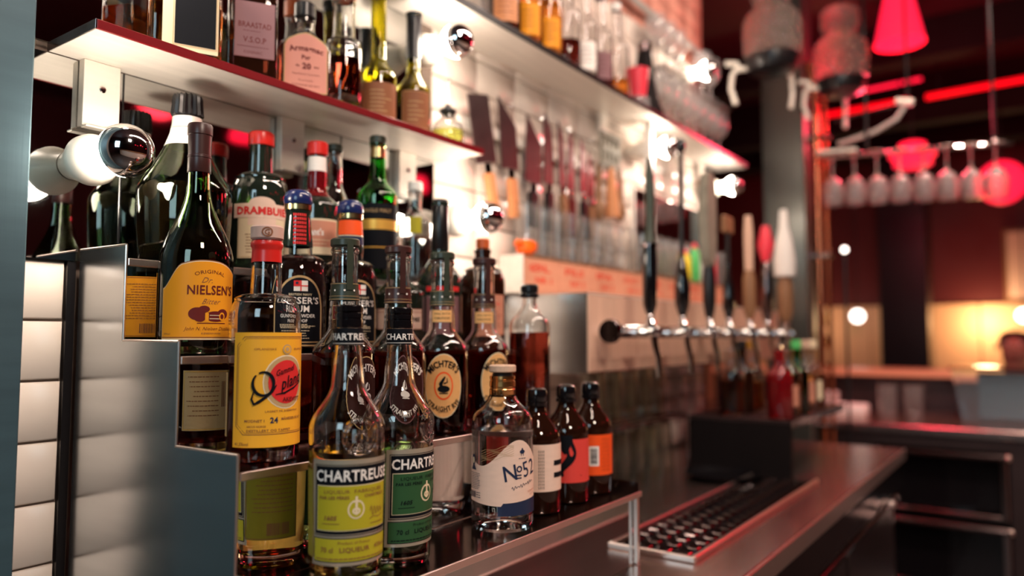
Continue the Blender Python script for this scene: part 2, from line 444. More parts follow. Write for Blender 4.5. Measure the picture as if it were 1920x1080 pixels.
def tile_bm(wd=TW, ht=TH):
    bm = bmesh.new(); g = 0.0016; b = 0.002
    x0, x1, z0, z1 = g, wd - g, g, ht - g
    bk = [bm.verts.new(p) for p in ((x0, 0.006, z0), (x1, 0.006, z0), (x1, 0.006, z1), (x0, 0.006, z1))]
    md = [bm.verts.new(p) for p in ((x0, b - 0.0, z0), (x1, b, z0), (x1, b, z1), (x0, b, z1))]
    ft = [bm.verts.new(p) for p in ((x0 + b, 0, z0 + b), (x1 - b, 0, z0 + b), (x1 - b, 0, z1 - b), (x0 + b, 0, z1 - b))]
    bm.faces.new(ft)
    for a, c in ((bk, md), (md, ft)):
        for i in range(4): bm.faces.new((a[i], a[(i + 1) % 4], c[(i + 1) % 4], c[i]))
    return bm
t0 = put('tile', tile_bm(), 'tile', wall, True, (0.299, WALL, 0.097 - TH), sharp=60)
tr = put('tile', tile_bm(), 'tile_red', wall, True, (1.80, WALL, 0.097 + 12 * TH), sharp=60)
for k in range(1, 10): dup(t0, wall, (0.299, WALL + random.uniform(-0.0004, 0.0004), 0.097 - TH * (k + 1)))
for i in range(10):
    for k in range(-6, 12):
        dup(t0, wall, (1.155 + i * TW, WALL + random.uniform(-0.0005, 0.0005), 0.097 + k * TH))
for i in range(7):
    for k in range(12, 20):
        if (i, k) != (0, 12): dup(tr, wall, (1.65 + i * TW, WALL, 0.097 + k * TH))
put('gap_shade', bx(0.4490, WALL - 0.004, FLOOR, 0.4593, WALL + 0.0058, 0.0975), 'black', wall, False)  # black strip standing in for the shade between tiles and side panel
# big mirror behind the bottles, in two sheets with a shelf between them
mr = thing('wall_mirror', 'aged mirror panel on the wall behind the stepped bottle display', 'mirror', (0.30, 1.018, 0.098))
put('mirror_sheet', bx(0, -0.004, 0, 0.852, 0.002, 0.262), 'mirror_aged', mr, False)
put('mirror_sheet', bx(0, -0.004, 0.276, 0.78, 0.002, 0.90), 'mirror_aged', mr, False)
for k, x in enumerate((0.21, 0.60)): put('mirror_joint', bx(x, -0.0052, 0.0, x + 0.0018, -0.003, 0.262), 'black', mr, False)
# left pillar close to the lens
p = put('steel_pillar', bx(-0.22, -0.010, FLOOR, 0, 0.070, CEIL, 0.002), 'pillar_blue', None, False, (0.367, 0.940, 0))
tagp(p, 'dark blue-grey steel pillar at the left edge of the picture', 'pillar')
pt = thing('support_pillar', 'tall grey-green metal pillar rising behind the beer taps', 'pillar', (3.235, 0.85, FLOOR))
put('shaft', bx(-0.085, -0.085, 0, 0.085, 0.085, CEIL - FLOOR, 0.004), 'pillar_grey', pt, False)
put('base_collar', bx(-0.10, -0.10, 0, 0.10, 0.10, 0.12, 0.004), 'pillar_grey', pt, False)
cp = thing('copper_pipe', 'copper pipe running up the right side of the grey pillar', 'pipe', (3.27, 0.745, FLOOR))
put('pipe', tb([(0, 0, 0), (0, 0, 2.2), (-0.01, 0.0, 2.33), (-0.05, 0.01, 2.42)], 0.016, 12), 'copper', cp)
put('pipe', tb([(0.03, -0.03, 0), (0.03, -0.03, 2.35)], 0.009, 10), 'copper', cp)
for z in (0.9, 1.6, 2.1): put('pipe_clip', bx(-0.03, -0.05, z, 0.045, 0.022, z + 0.015, 0.002), 'chrome_dark', cp, False)

# ------------------------------------------------------------ stepped display
X0, X1 = 0.46, 1.135
steps = [(1.014, 0.895, 0.094), (0.895, 0.776, -0.022), (0.776, 0.664, -0.137), (0.664, 0.546, -0.252)]
st = thing('bottle_steps', 'stepped stainless and mirror display stand full of liquor bottles', 'display stand', (X0, 0.78, -0.37))
def loc(x, y, z): return (x - X0, y - 0.78, z + 0.37)
bm = bmesh.new()
out = [(1.008, -0.3695), (1.008, 0.112), (0.895, 0.111), (0.895, -0.004), (0.776, -0.005), (0.776, -0.119), (0.664, -0.119), (0.664, -0.238), (0.545, -0.238), (0.545, -0.3695)]
prism(bm, [(y - 0.78, z + 0.37) for y, z in out], 0.0, 0.0022, 'x')
put('side_panel', bm, 'steel_brushed', st, False)
bm = bmesh.new()      # bright folded rim of the side panel
for a, b in zip(out[1:9], out[2:10]):
    tube(bm, [loc(X0 + 0.0011, a[0], a[1]), loc(X0 + 0.0011, b[0], b[1])], 0.0017, 8)
put('panel_rim', bm, 'edge_steel', st)
for i, (ya, yb, z) in enumerate(steps):
    a = loc(X0 + 0.003, yb, z - 0.006); b = loc(X1, ya, z)
    put('tread', bx(a[0], a[1], a[2], b[0], b[1], b[2], 0.001), 'steel_dark', st, False)
    put('tread_edge', bx(a[0], a[1] - 0.0028, a[2] - 0.002, b[0], a[1] - 0.0001, b[2] + 0.0008, 0.0006), 'edge_steel', st, False)
    if i < 3:
        zn = steps[i + 1][2]
        q = loc(X0 + 0.003, yb + 0.0015, zn + 0.0005); r = loc(X1 - 0.002, yb + 0.0045, z - 0.0065)
        put('riser_mirror', bx(*q, *r), 'mirror', st, False)
        for xx in (0.70, 0.935): put('riser_joint', bx(xx - X0, q[1] - 0.0006, q[2], xx - X0 + 0.0012, q[1] + 0.0002, r[2]), 'black', st, False)
# polished front panel under the lowest tread, end frame and feet
a = loc(X0 + 0.003, 0.556, -0.3685); b = loc(X1 - 0.012, 0.560, -0.259)
put('front_panel', bx(*a, *b), 'mirror_aged', st, False)
a = loc(X0 + 0.003, 0.60, -0.3685); b = loc(X0 + 0.008, 1.0, -0.26)
for y in (0.548, 0.66, 0.99):
    a = loc(X1 - 0.008, y, -0.3695); b = loc(X1, y + 0.008, -0.2585)
    put('leg', bx(*a, *b, 0.001), 'edge_steel', st, False)
a = loc(X1 - 0.003, 0.548, -0.3695); b = loc(X1, 1.0, -0.366)
put('foot_rail', bx(*a, *b), 'edge_steel', st, False)
a = loc(X1, 0.549, -0.2575); b = loc(X1 + 0.0025, 1.0, -0.238)
put('end_lip', bx(*a, *b), 'steel_dark', st, False)

# ------------------------------------------------------------ wall shelves
def shelf(name, label, x0, x1, z0, th, edge_m, loc0):
    t = thing(name, label, 'shelf', loc0)
    o = loc0
    put('shelf_board', bx(x0 - o[0], 0.893 - o[1], z0 - o[2], x1 - o[0], 1.013 - o[1], z0 + th - o[2], 0.0008), 'steel_shelf', t, False)
    put('front_edge', bx(x0 - o[0], 0.889 - o[1], z0 - o[2], x1 - o[0], 0.8929 - o[1], z0 + th + 0.001 - o[2], 0.0006), edge_m, t, False)
    put('end_edge', bx(x0 - 0.002 - o[0], 0.889 - o[1], z0 - o[2], x0 - 0.0001 - o[0], 1.013 - o[1], z0 + th + 0.001 - o[2], 0.0004), 'chrome_dark', t, False)
    return t
sh1 = shelf('wall_shelf', 'lower steel wall shelf with a dark red front edge above the stepped display', 0.415, 1.160, 0.361, 0.0105, 'red_edge', (0.415, 1.013, 0.361))
for x in (0.452, 0.760, 1.035):
    bm = bmesh.new()
    box(bm, x - 0.415, -0.0145, -0.088, x - 0.415 + 0.047, -0.011, -0.0005, 0.0006)
    box(bm, x - 0.415, -0.0245, -0.091, x - 0.415 + 0.047, -0.011, -0.0885, 0.0005)
    box(bm, x - 0.415, -0.011, -0.088, x - 0.415 + 0.003, -0.001, -0.0005)
    br = put('bracket', bm, 'steel_shelf', sh1, False)
    bm = bmesh.new(); lathe(bm, cyl(0.0045, 0, 0.003, 0.001), 16)
    bmesh.ops.transform(bm, matrix=Matrix.Translation((x - 0.415 + 0.0235, -0.0145, -0.036)) @ Matrix.Rotation(PI / 2, 4, 'X'), verts=bm.verts)
    put('screw', bm, 'chrome', br)
sh2 = shelf('wall_shelf', 'long upper steel wall shelf running to the grey pillar', 0.40, 2.80, 0.642, 0.013, 'black', (0.40, 1.013, 0.642))
for x in (1.45, 2.20):
    bm = bmesh.new(); box(bm, x, -0.0145, -0.06, x + 0.04, -0.0005, -0.0005, 0.0008)
    put('bracket', bm, 'steel_shelf', sh2, False)
gr = thing('grey_rail', 'grey metal rail along the reddish tiles above the upper shelf', 'rail', (1.75, 1.0, 1.045))
put('rail_bar', bx(0, -0.012, -0.012, 0.92, 0.0, 0.012, 0.002), 'rubber_grey', gr, False)
for x in (0.05, 0.45, 0.86): put('rail_bracket', bx(x, 0, -0.008, x + 0.02, 0.0195, 0.008), 'rubber_grey', gr, False)

# ------------------------------------------------------------ bulbs: white lit back, silvered front
def bulb():
    t = thing('globe_bulb', 'b', 'light bulb')
    rot = Matrix.Rotation(PI / 2, 4, 'X')
    def pt(name, prof, m, par):
        bm = lt(prof, 36); bmesh.ops.transform(bm, matrix=rot, verts=bm.verts); return put(name, bm, m, par, True, sharp=50)
    pt('socket', [(0, 0), (0.019, 0), (0.020, 0.006), (0.024, 0.022), (0.032, 0.046), (0.032, 0.056), (0.025, 0.074), (0.018, 0.080), (0, 0.080)], 'ceramic', t)
    R = 0.0315; c = 0.131
    pt('lit_glass', [(0, 0.081), (0.014, 0.081), (0.016, 0.090)] + [(R * math.sin(a), c - R * math.cos(a)) for a in [0.62 + i * (PI / 2 + 0.0 - 0.62) / 7 for i in range(8)]] + [(0, c)], 'bulb_glow', t)
    pt('silvered_dome', [(0, c + 0.0005)] + [((R + 0.0006) * math.cos(a), c + 0.0005 + R * math.sin(a)) for a in [i * PI / 2 / 12 for i in range(12)]] + [(0, c + 0.0005 + R)], 'chrome', t)
    return t
b0 = bulb()
bl = [(0.449, 0.221, 'silver-tipped globe bulb on the mirror left of the bottles', 1.016),
      (1.068, 0.560, 'blurred silver-tipped globe bulb under the long upper shelf, near the dasher bottle', 1.019),
      (1.172, 0.236, 'blurred silver-tipped globe bulb right of the tall black-necked bottle', 1.019),
      (2.06, 0.565, 'silver-tipped globe bulb under the upper shelf behind the beer tap handles', 1.019),
      (2.40, 0.900, 'glowing globe bulb above the wine glasses at the right end of the upper shelf', 1.019),
      (2.64, 0.545, 'bright globe bulb under the right tip of the upper shelf', 1.019),
      (0.449, 0.560, 'added globe bulb lighting the lower shelf from the mirror, past the top of the picture', 1.019)]  # last one: unseen bulb added to light the top of the lower shelf
for i, (x, z, lb, y) in enumerate(bl):
    o = b0 if i == 0 else dup(b0)
    o.location = (x, y - (0.004 if x < 1.1 else 0) , z); o['label'] = lb; o['group'] = 'globe bulbs on the wall'

# ------------------------------------------------------------ bottles on the lowest tread
def nm(x): return x
G4 = 'bottles on the lowest step'; G3 = 'bottles on the second step'; G2 = 'bottles on the third step'; G1 = 'bottles on the top step'; GS = 'bottles on the lower wall shelf'
T4, T3, T2, T1, S1, S2 = -0.252, -0.137, -0.022, 0.094, 0.3725, 0.6555
chp = profile(0.0395, 0.156, 0.205, 0.0175, 0.283, 0.0125, 's', rb=0.0365)
chp = [(r - 0.0, z) for r, z in chp]
chp = chp[:17] + [(0.0165, 0.215), (0.0152, 0.228), (0.0138, 0.244)] + chp[17:]
def liqueur(x, y, col, lq, fill, lab, off, name, cap2):
    t = bottle(name, lab, (x, y, T4), chp, 'glass', lq, fill, 0.0026, 0.012, group=G4)
    a = toward_cam(x, y, off)
    c = put('cap', lt([(0, 0.262), (0.0150, 0.262), (0.0152, 0.2655), (0.0152, 0.2705), (0.0142, 0.271), (0.0142, 0.272), (0.0150, 0.2725), (0.0150, 0.277), (0.0142, 0.2775), (0.0142, 0.279), (0.0150, 0.2795), (0.0150, 0.2845), (0.0138, 0.286), (0, 0.286)], 36), 'black_gloss', t)
    put('cap_sleeve', lt(sleeve([(0, 0), (0, 0), (0, 0), (0.0152, 0.243), (0.0148, 0.262)], 0.2435, 0.2615, 0.0), 36), 'p_black', t)
    L = Label(lambda z: 0.0155, a - 0.1); L.text('CHARTREUSE', 0, 0.2525, 0.0068, 'p_white', 1, w=0.060, bold=0.02); L.rect(-0.04, 0.2452, 0.04, 0.2457, 'p_white', 1); L.done(t, 'cap_lettering')
    R = lambda z: 0.0365 + 0.003 * min(1, z / 0.156) + 0.0004
    L = Label(R, a); w_ = 0.0475; g = col
    L.rect(-w_, 0.024, w_, 0.129, 'p_silver', 0)
    L.rect(-w_ + 0.004, 0.0535, w_ - 0.003, 0.124, 'p_black', 1).rect(-w_ + 0.0045, 0.0285, w_ - 0.0035, 0.0505, g, 2)
    L.frame(-w_ + 0.0035, 0.0275, w_ - 0.0025, 0.0515, 0.0008, 'p_black', 1)
    L.frame(-w_ + 0.0047, 0.0545, w_ - 0.004, 0.1232, 0.0007, 'p_silver', 2)
    L.rect(-w_ + 0.0075, 0.0585, w_ - 0.0075, 0.1035, 'p_cream', 2).rect(-w_ + 0.0082, 0.0592, w_ - 0.0082, 0.1028, g, 3)
    L.text('CHARTREUSE', 0.0005, 0.1132, 0.0108, 'p_white', 4, w=0.083, bold=0.022)
    dk = 'p_brown' if col == 'p_chart' else 'p_black'
    L.text('LIQUEUR  FABRIQUÉE', 0, 0.0975, 0.0036, dk, 5, w=0.062).text('PAR LES PÈRES', -0.021, 0.0915, 0.0030, dk, 5, w=0.030, bold=0.02).text('CHARTREUX', 0.022, 0.0922, 0.0030, dk, 5, w=0.026, bold=0.02)
    L.ell(0.001, 0.0795, 0.0085, 0.0095, 'p_cream', 4).ell(0.001, 0.0795, 0.0068, 0.0078, g, 5).rect(-0.0002, 0.074, 0.0022, 0.0925, 'p_cream', 6).rect(-0.0035, 0.0865, 0.0055, 0.088, 'p_cream', 6).ell(0.001, 0.078, 0.004, 0.0035, 'p_cream', 6, 0.5)
    L.text('1605', -0.024, 0.0715, 0.0042, dk, 5, w=0.013, bold=0.03, shear=0.2).rect(-0.033, 0.0655, -0.015, 0.0661, dk, 5)
    sg = [(0.016 + 0.018 * i / 30 , 0.076 + 0.0055 * math.sin(i * 0.9) * (1 - i / 50)) for i in range(31)]
    L.line(sg, 0.0006, dk, 5).line([(0.015, 0.068), (0.02, 0.0705), (0.027, 0.069), (0.034, 0.071)], 0.0006, dk, 5).rect(0.016, 0.0635, 0.034, 0.0641, dk, 5)
    L.text('Product of France', 0, 0.0470, 0.0028, dk, 5, w=0.032).text('70 cl', -0.0275, 0.0400, 0.0050, dk, 5, w=0.013, bold=0.015).text('LIQUEUR', 0.0005, 0.0400, 0.0046, dk, 5, w=0.030, bold=0.015).text('43%vol', 0.0305, 0.0405, 0.0042, dk, 5, w=0.018, bold=0.01)
    L.lines(-0.040, 0.040, 0.0305, 0.0305, 1, dk, 5, 0.0011, 0.05)
    L.done(t, 'label', cap2)
    L = Label(R, math.atan2(2 * 0.664 - y, -x)); L.rect(-0.030, 0.030, 0.030, 0.118, 'p_olive' if g == 'p_chart' else g, 0).frame(-0.029, 0.031, 0.029, 0.117, 0.0007, dk, 1).lines(-0.025, 0.025, 0.060, 0.108, 11, dk, 1, 0.0009); L.barcode(-0.020, 0.035, 0.004, 0.048, dk, 1); L.done(t, 'back_label')
    # embossed seal on the shoulder
    a2 = toward_cam(x, y, off + (8 if col == 'p_chart' else 16)); rs = at_z(chp, 0.150)
    n = Vector((math.cos(a2), math.sin(a2), 0)); tt = Vector((-n.y, n.x, 0)); c0 = n * (0.0388) + Vector((0, 0, 0.152))
    bm = bmesh.new()
    def Q(u, v):
        zz = 0.152 + v; return Vector((0, 0, zz)) + (n * math.cos(u / 0.039) + tt * math.sin(u / 0.039)) * (at_z(chp, zz) - 0.0004)
    for rr, th_ in ((0.0185, 0.0016), (0.0150, 0.0008)):
        tube(bm, [Q(rr * math.cos(k * PI / 12), rr * math.sin(k * PI / 12)) for k in range(25)], th_, 6)
    for k in range(20):
        q = k * PI / 10; pq = Q(0.0165 * math.cos(q), 0.0165 * math.sin(q))
        bmesh.ops.create_icosphere(bm, subdivisions=1, radius=0.0011, matrix=Matrix.Translation(pq))
    tube(bm, [Q(0, -0.009), Q(0, 0.010)], 0.0011, 6); tube(bm, [Q(-0.004, 0.005), Q(0.004, 0.005)], 0.0010, 6)
    tube(bm, [Q(0.007 * math.cos(k * PI / 8), -0.003 + 0.006 * math.sin(k * PI / 8)) for k in range(17)], 0.0010, 6)
    put('embossed_seal', bm, 'glass', t)
    return t
liqueur(0.5505, 0.603, 'p_chart', 'liq_yellow', 0.135, 'clear bottle of yellow liqueur with black cap and yellow label on the lowest step', 13, 'liqueur_bottle', 'yellow-green printed label with a black name band')
liqueur(0.6310, 0.606, 'p_green', 'liq_green', 0.128, 'clear bottle of green liqueur with black cap and dark green label on the lowest step', 50, 'liqueur_bottle', 'dark green printed label with a black name band')

# clear gin bottle with a wavy pink label
x, y = 0.832, 0.605
pr = [(0, 0.018), (0.020, 0.008), (0.034, 0.0), (0.0405, 0.002), (0.042, 0.006), (0.042, 0.085), (0.042, 0.136), (0.0415, 0.143), (0.039, 0.149), (0.034, 0.154), (0.027, 0.160), (0.021, 0.167), (0.0175, 0.175), (0.0165, 0.184), (0.0165, 0.193)]
t = bottle('gin_bottle', 'clear squat gin bottle with wavy pale pink label and copper collar', (x, y, T4), pr, 'glass', 'liq_clear', 0.128, 0.0026, 0.016, group=G4)
put('collar', lt([(0.0172, 0.171), (0.0178, 0.172), (0.0178, 0.181), (0.0170, 0.182), (0.0170, 0.184), (0.0178, 0.185), (0.0176, 0.192), (0.0168, 0.1925), (0.0168, 0.1945), (0.0176, 0.195), (0.0174, 0.199), (0.010, 0.1995), (0.010, 0.1705)], 36, closed=True), 'gold', t)
put('stopper_shaft', lt(cyl(0.014, 0.194, 0.2035), 32), 'black', t)
put('wood_stopper', lt(cyl(0.0185, 0.204, 0.214, 0.0015), 36), 'cork', t)
L = Label(0.042, toward_cam(x, y, 0))
def wave(s): return 0.100 + 0.017 * math.sin((s + 0.004) / 0.060 * PI * 1.15) - (0.0 if s > -0.045 else 0.004)
def waveb(s): return 0.034 - 0.002 * math.cos(s * 50) + (0.004 if s > 0.0 else 0)
L.grid(-0.056, 0.058, waveb, wave, 'p_pink', 1)
L.grid(-0.006, 0.064, 0.0195, lambda s: 0.040, 'p_navy', 0)
L.text('N', 0.010, 0.075, 0.020, 'p_navy', 3, sx=0.92, bold=0.010, rot=0.17).text('o', 0.0225, 0.0815, 0.0125, 'p_navy', 3, bold=0.012, rot=0.17)
L.rect(0.019, 0.0705, 0.0262, 0.0722, 'p_navy', 3).rect(0.019, 0.0668, 0.0262, 0.0684, 'p_navy', 3)
L.text('52', 0.0400, 0.080, 0.0205, 'p_navy', 3, sx=0.85, rot=0.19)
sc = []
for i in range(60): sc.append((0.012 + 0.036 * i / 59, 0.0545 + 0.008 * i / 59 + 0.0026 * math.sin(i * 0.95) * (0.6 + 0.4 * math.sin(i * 0.31))))
L.line(sc, 0.0007, 'p_navy', 3)
L.text('NORWEGIAN', 0.046, 0.0495, 0.0026, 'p_rust', 3, w=0.017, rot=0.12).text('ALC 40%', 0.048, 0.0455, 0.0022, 'p_rust', 3, w=0.012, rot=0.12)
L.ell(0.0275, 0.1015, 0.0040, 0.0026, 'p_navy', 3).rect(0.0255, 0.0960, 0.0262, 0.1000, 'p_navy', 3).rect(0.0288, 0.0960, 0.0295, 0.1000, 'p_navy', 3).ell(0.0275, 0.1050, 0.0012, 0.0014, 'p_navy', 3).lines(0.0215, 0.034, 0.0925, 0.0925, 1, 'p_navy', 3, 0.0008)
for k in range(7): L.line([(-0.030 + 0.045 * i / 14, 0.0885 + k * 0.0022 + 0.010 * i / 14 + 0.0012 * math.sin(i * 0.8 + k)) for i in range(15)], 0.0004, 'p_tan', 2)
L.ell(-0.0455, 0.0895, 0.0042, 0.0075, 'p_navy', 3).grid(-0.0515, -0.0395, 0.0765, lambda s: 0.0765 + 0.008 * max(0, 1 - ((s + 0.0455) / 0.0062) ** 2), 'p_navy', 3).ell(-0.0455, 0.0890, 0.0024, 0.0042, 'p_cream', 4)
L.lines(-0.054, -0.031, 0.052, 0.072, 10, 'p_navy', 3, 0.0007, 0.2).barcode(-0.054, 0.0405, -0.040, 0.0485, 'p_navy', 3).lines(-0.039, -0.031, 0.041, 0.047, 3, 'p_navy', 3, 0.0009, 0.1)
L.done(t, 'label', 'wavy pale pink label with a portrait and script')

def bitters(x, y, lab, build, off, ll):
    pr = profile(0.0345, 0.105, 0.150, 0.0125, 0.166, 0.0125, 's')
    t = bottle('bitters_bottle', lab, (x, y, T4), pr, 'glass_brown', 'liq_dark', 0.110, 0.002, 0.006, group=G4)
    put('flip_cap', lt([(0, 0.158), (0.0150, 0.158), (0.0155, 0.160), (0.0152, 0.172), (0.0140, 0.1755), (0.009, 0.178), (0, 0.1785)], 32), 'black_gloss', t)
    put('neck_ring', lt([(0.0130, 0.151), (0.0160, 0.1515), (0.0160, 0.1565), (0.0130, 0.157)], 32, closed=True), 'black_gloss', t)
    L = Label(0.0345, toward_cam(x, y, off)); build(L); L.done(t, 'label', ll)
def lb1(L):
    L.rect(-0.050, 0.033, 0.060, 0.099, 'p_pink', 0)
    for k in range(4):
        for j in range(12): L.rect(0.002 + k * 0.0024, 0.037 + j * 0.0046, 0.0028 + k * 0.0024, 0.0405 + j * 0.0046, 'p_black', 2)
    L.rect(0.026, 0.069, 0.056, 0.076, 'p_black', 2).rect(0.026, 0.052, 0.056, 0.059, 'p_black', 2)
def lb2(L):
    L.rect(-0.055, 0.032, 0.062, 0.097, 'p_coral', 0)
    L.grid(-0.022, 0.010, lambda s: 0.100 - 0.026 * math.exp(-((s + 0.002) / 0.010) ** 2), 0.103, 'p_black', 1)
    pts = []; wd = []
    for i in range(24):
        q = i / 23; pts.append((0.002 + 0.011 * math.sin(q * 5.6) * (0.35 + 0.65 * q), 0.090 - 0.048 * q)); wd.append(0.014 * (1 - q) ** 0.6 + 0.0035)
    L.line(pts, wd, 'p_black', 3)
    L.text('ee', 0.023, 0.043, 0.0022, 'p_black', 3)
def lb3(L):
    L.rect(-0.050, 0.031, 0.058, 0.095, 'p_hot', 0)
    L.rect(-0.016, 0.046, 0.000, 0.077, 'p_white', 1)
    z = 0.049
    while z < 0.074:
        q = z + random.choice((0.0006, 0.001, 0.0015)); L.rect(-0.0135, z, -0.003, q, 'p_black', 2); z = q + random.choice((0.0006, 0.0009))
    for k in range(6):
        for j in range(9): L.rect(0.006 + k * 0.0030, 0.037 + j * 0.006, 0.0064 + k * 0.0030, 0.0415 + j * 0.006, 'p_maroon', 2)
bitters(0.925, 0.610, 'small dark bottle with pale pink label bearing two black bars, right of the gin bottle', lb1, 0, 'pale pink label with two black bars')
bitters(1.011, 0.612, 'small dark bottle with coral red label and a black squiggle', lb2, 0, 'coral red label with a black squiggle')
bitters(1.092, 0.614, 'small dark bottle with bright orange barcode label, last on the lowest step', lb3, 22, 'bright orange label with a barcode')

# ------------------------------------------------------------ second step
x, y = 0.533, 0.722
pr = profile(0.0393, 0.158, 0.186, 0.0175, 0.247, 0.0155, 'round', 0.006)
t = bottle('aquavit_bottle', 'clear aquavit bottle with large yellow-orange label and pinkish wooden stopper', (x, y, T3), pr, 'glass', 'liq_rye', 0.105, 0.0028, 0.014, group=G3)
put('shrink_sleeve', lt(sleeve(pr, 0.222, 0.2465, 0.0006), 36), 'cap_red', t)
put('wood_stopper', lt(cyl(0.0182, 0.2475, 0.264, 0.002), 36), 'cap_pinkwood', t)
L = Label(lambda z: 0.0185, toward_cam(x, y, 0)); L.ell(0, 0.2555, 0.006, 0.0055, 'p_brown', 1, 0.75); L.text('G', 0, 0.2555, 0.006, 'p_brown', 1, bold=0.01); L.done(t, 'stopper_print')
L = Label(0.0397, toward_cam(x, y, 14)); w_ = 0.045; zb, zt = 0.018, 0.142
L.rect(-w_, zb, w_ + 0.012, zt, 'p_yellow', 0)
def oct_(d, wd):
    a, b, c, e, k = -w_ + d, w_ + 0.012 - d, zb + 0.009 + d, zt - d, 0.009
    P = [(a + k, c), (a, c + k), (a, e - k), (a + k, e)] + [(a + k + (b - a - 2 * k) * i / 12, e) for i in range(1, 13)] + [(b, e - k), (b, c + k), (b - k, c)] + [(b - k - (b - a - 2 * k) * i / 12, c) for i in range(1, 13)]
    L.line(P, wd, 'p_brown', 1)
oct_(0.0048, 0.0009); oct_(0.0066, 0.0005)
cx, cz = 0.015, 0.088
L.ell(cx, cz, 0.0262, 0.0295, 'p_cream', 1).ell(cx, cz, 0.0248, 0.0280, 'p_tan', 2).ell(cx, cz, 0.0205, 0.0238, 'p_red', 3)
L.ell(cx, 0.1235, 0.0055, 0.0055, 'p_tan', 3).ell(cx, 0.1235, 0.0040, 0.0040, 'p_yellow', 4).ell(cx, 0.1235, 0.0024, 0.0024, 'p_tan', 5)
L.text('OPLANDSKE', -0.009, 0.1240, 0.0022, 'p_brown', 3, w=0.023).text('BRÆNDEVIN', 0.037, 0.1240, 0.0022, 'p_brown', 3, w=0.024).text('Gammel', 0.014, 0.1010, 0.0062, 'p_black', 6, w=0.024, shear=0.5, bold=0.01, rot=0.30)
O_ = []
for i in range(34):
    q = i / 33; a_ = 2.3 + q * 6.0; O_.append((-0.0105 + 0.0105 * math.cos(a_), 0.0865 + 0.0125 * math.sin(a_)))
L.line(O_, [0.0015 + 0.0020 * abs(math.sin(i * 0.19)) for i in range(34)], 'p_black', 7)
L.line([(-0.0200, 0.0780), (-0.022, 0.0700), (-0.0195, 0.0645), (-0.015, 0.0670), (-0.008, 0.0720), (-0.001, 0.078), (0.003, 0.085)], [0.001, 0.0022, 0.003, 0.003, 0.0026, 0.002, 0.001], 'p_black', 7)
L.text('pland', 0.0215, 0.0900, 0.0125, 'p_black', 7, w=0.034, shear=0.55, bold=0.012, rot=0.30)
L.line([(0.002, 0.0745), (0.012, 0.0760), (0.024, 0.0810), (0.036, 0.0870)], [0.0008, 0.002, 0.0018, 0.0006], 'p_black', 7)
L.text('AKEVITT', 0.022, 0.0690, 0.0045, 'p_maroon', 6, w=0.024, bold=0.02).text('LAGRET PÅ SHERRYFAT', 0.012, 0.0565, 0.0021, 'p_brown', 2, w=0.040, bold=0.01)
L.text('MODNET I', -0.019, 0.0465, 0.0028, 'p_brown', 2, w=0.021, bold=0.015).text('24', 0.0015, 0.0470, 0.0058, 'p_navy', 2, bold=0.035).text('MÅNEDER PÅ FAT', 0.0245, 0.0480, 0.0028, 'p_brown', 2, w=0.030, bold=0.015)
L.text('ARCUS NORGE', -0.017, 0.0405, 0.0020, 'p_brown', 2, w=0.020, bold=0.01).text('DESTILLERT OG TAPPET', -0.003, 0.0360, 0.0026, 'p_brown', 2, w=0.048, bold=0.015).text('41,5%vol', -0.033, 0.0218, 0.0034, 'p_brown', 2, w=0.016, bold=0.01)
L.done(t, 'label', 'yellow-orange label with a red oval')
L = Label(0.0397, math.atan2(2 * 0.776 - y, -x)); L.rect(-0.028, 0.028, 0.028, 0.098, 'p_tan', 0).frame(-0.027, 0.029, 0.027, 0.097, 0.0009, 'p_gold', 1).lines(-0.014, 0.024, 0.045, 0.090, 9, 'p_brown', 1, 0.0010).barcode(-0.024, 0.055, -0.016, 0.085, 'p_brown', 1); L.done(t, 'back_label')

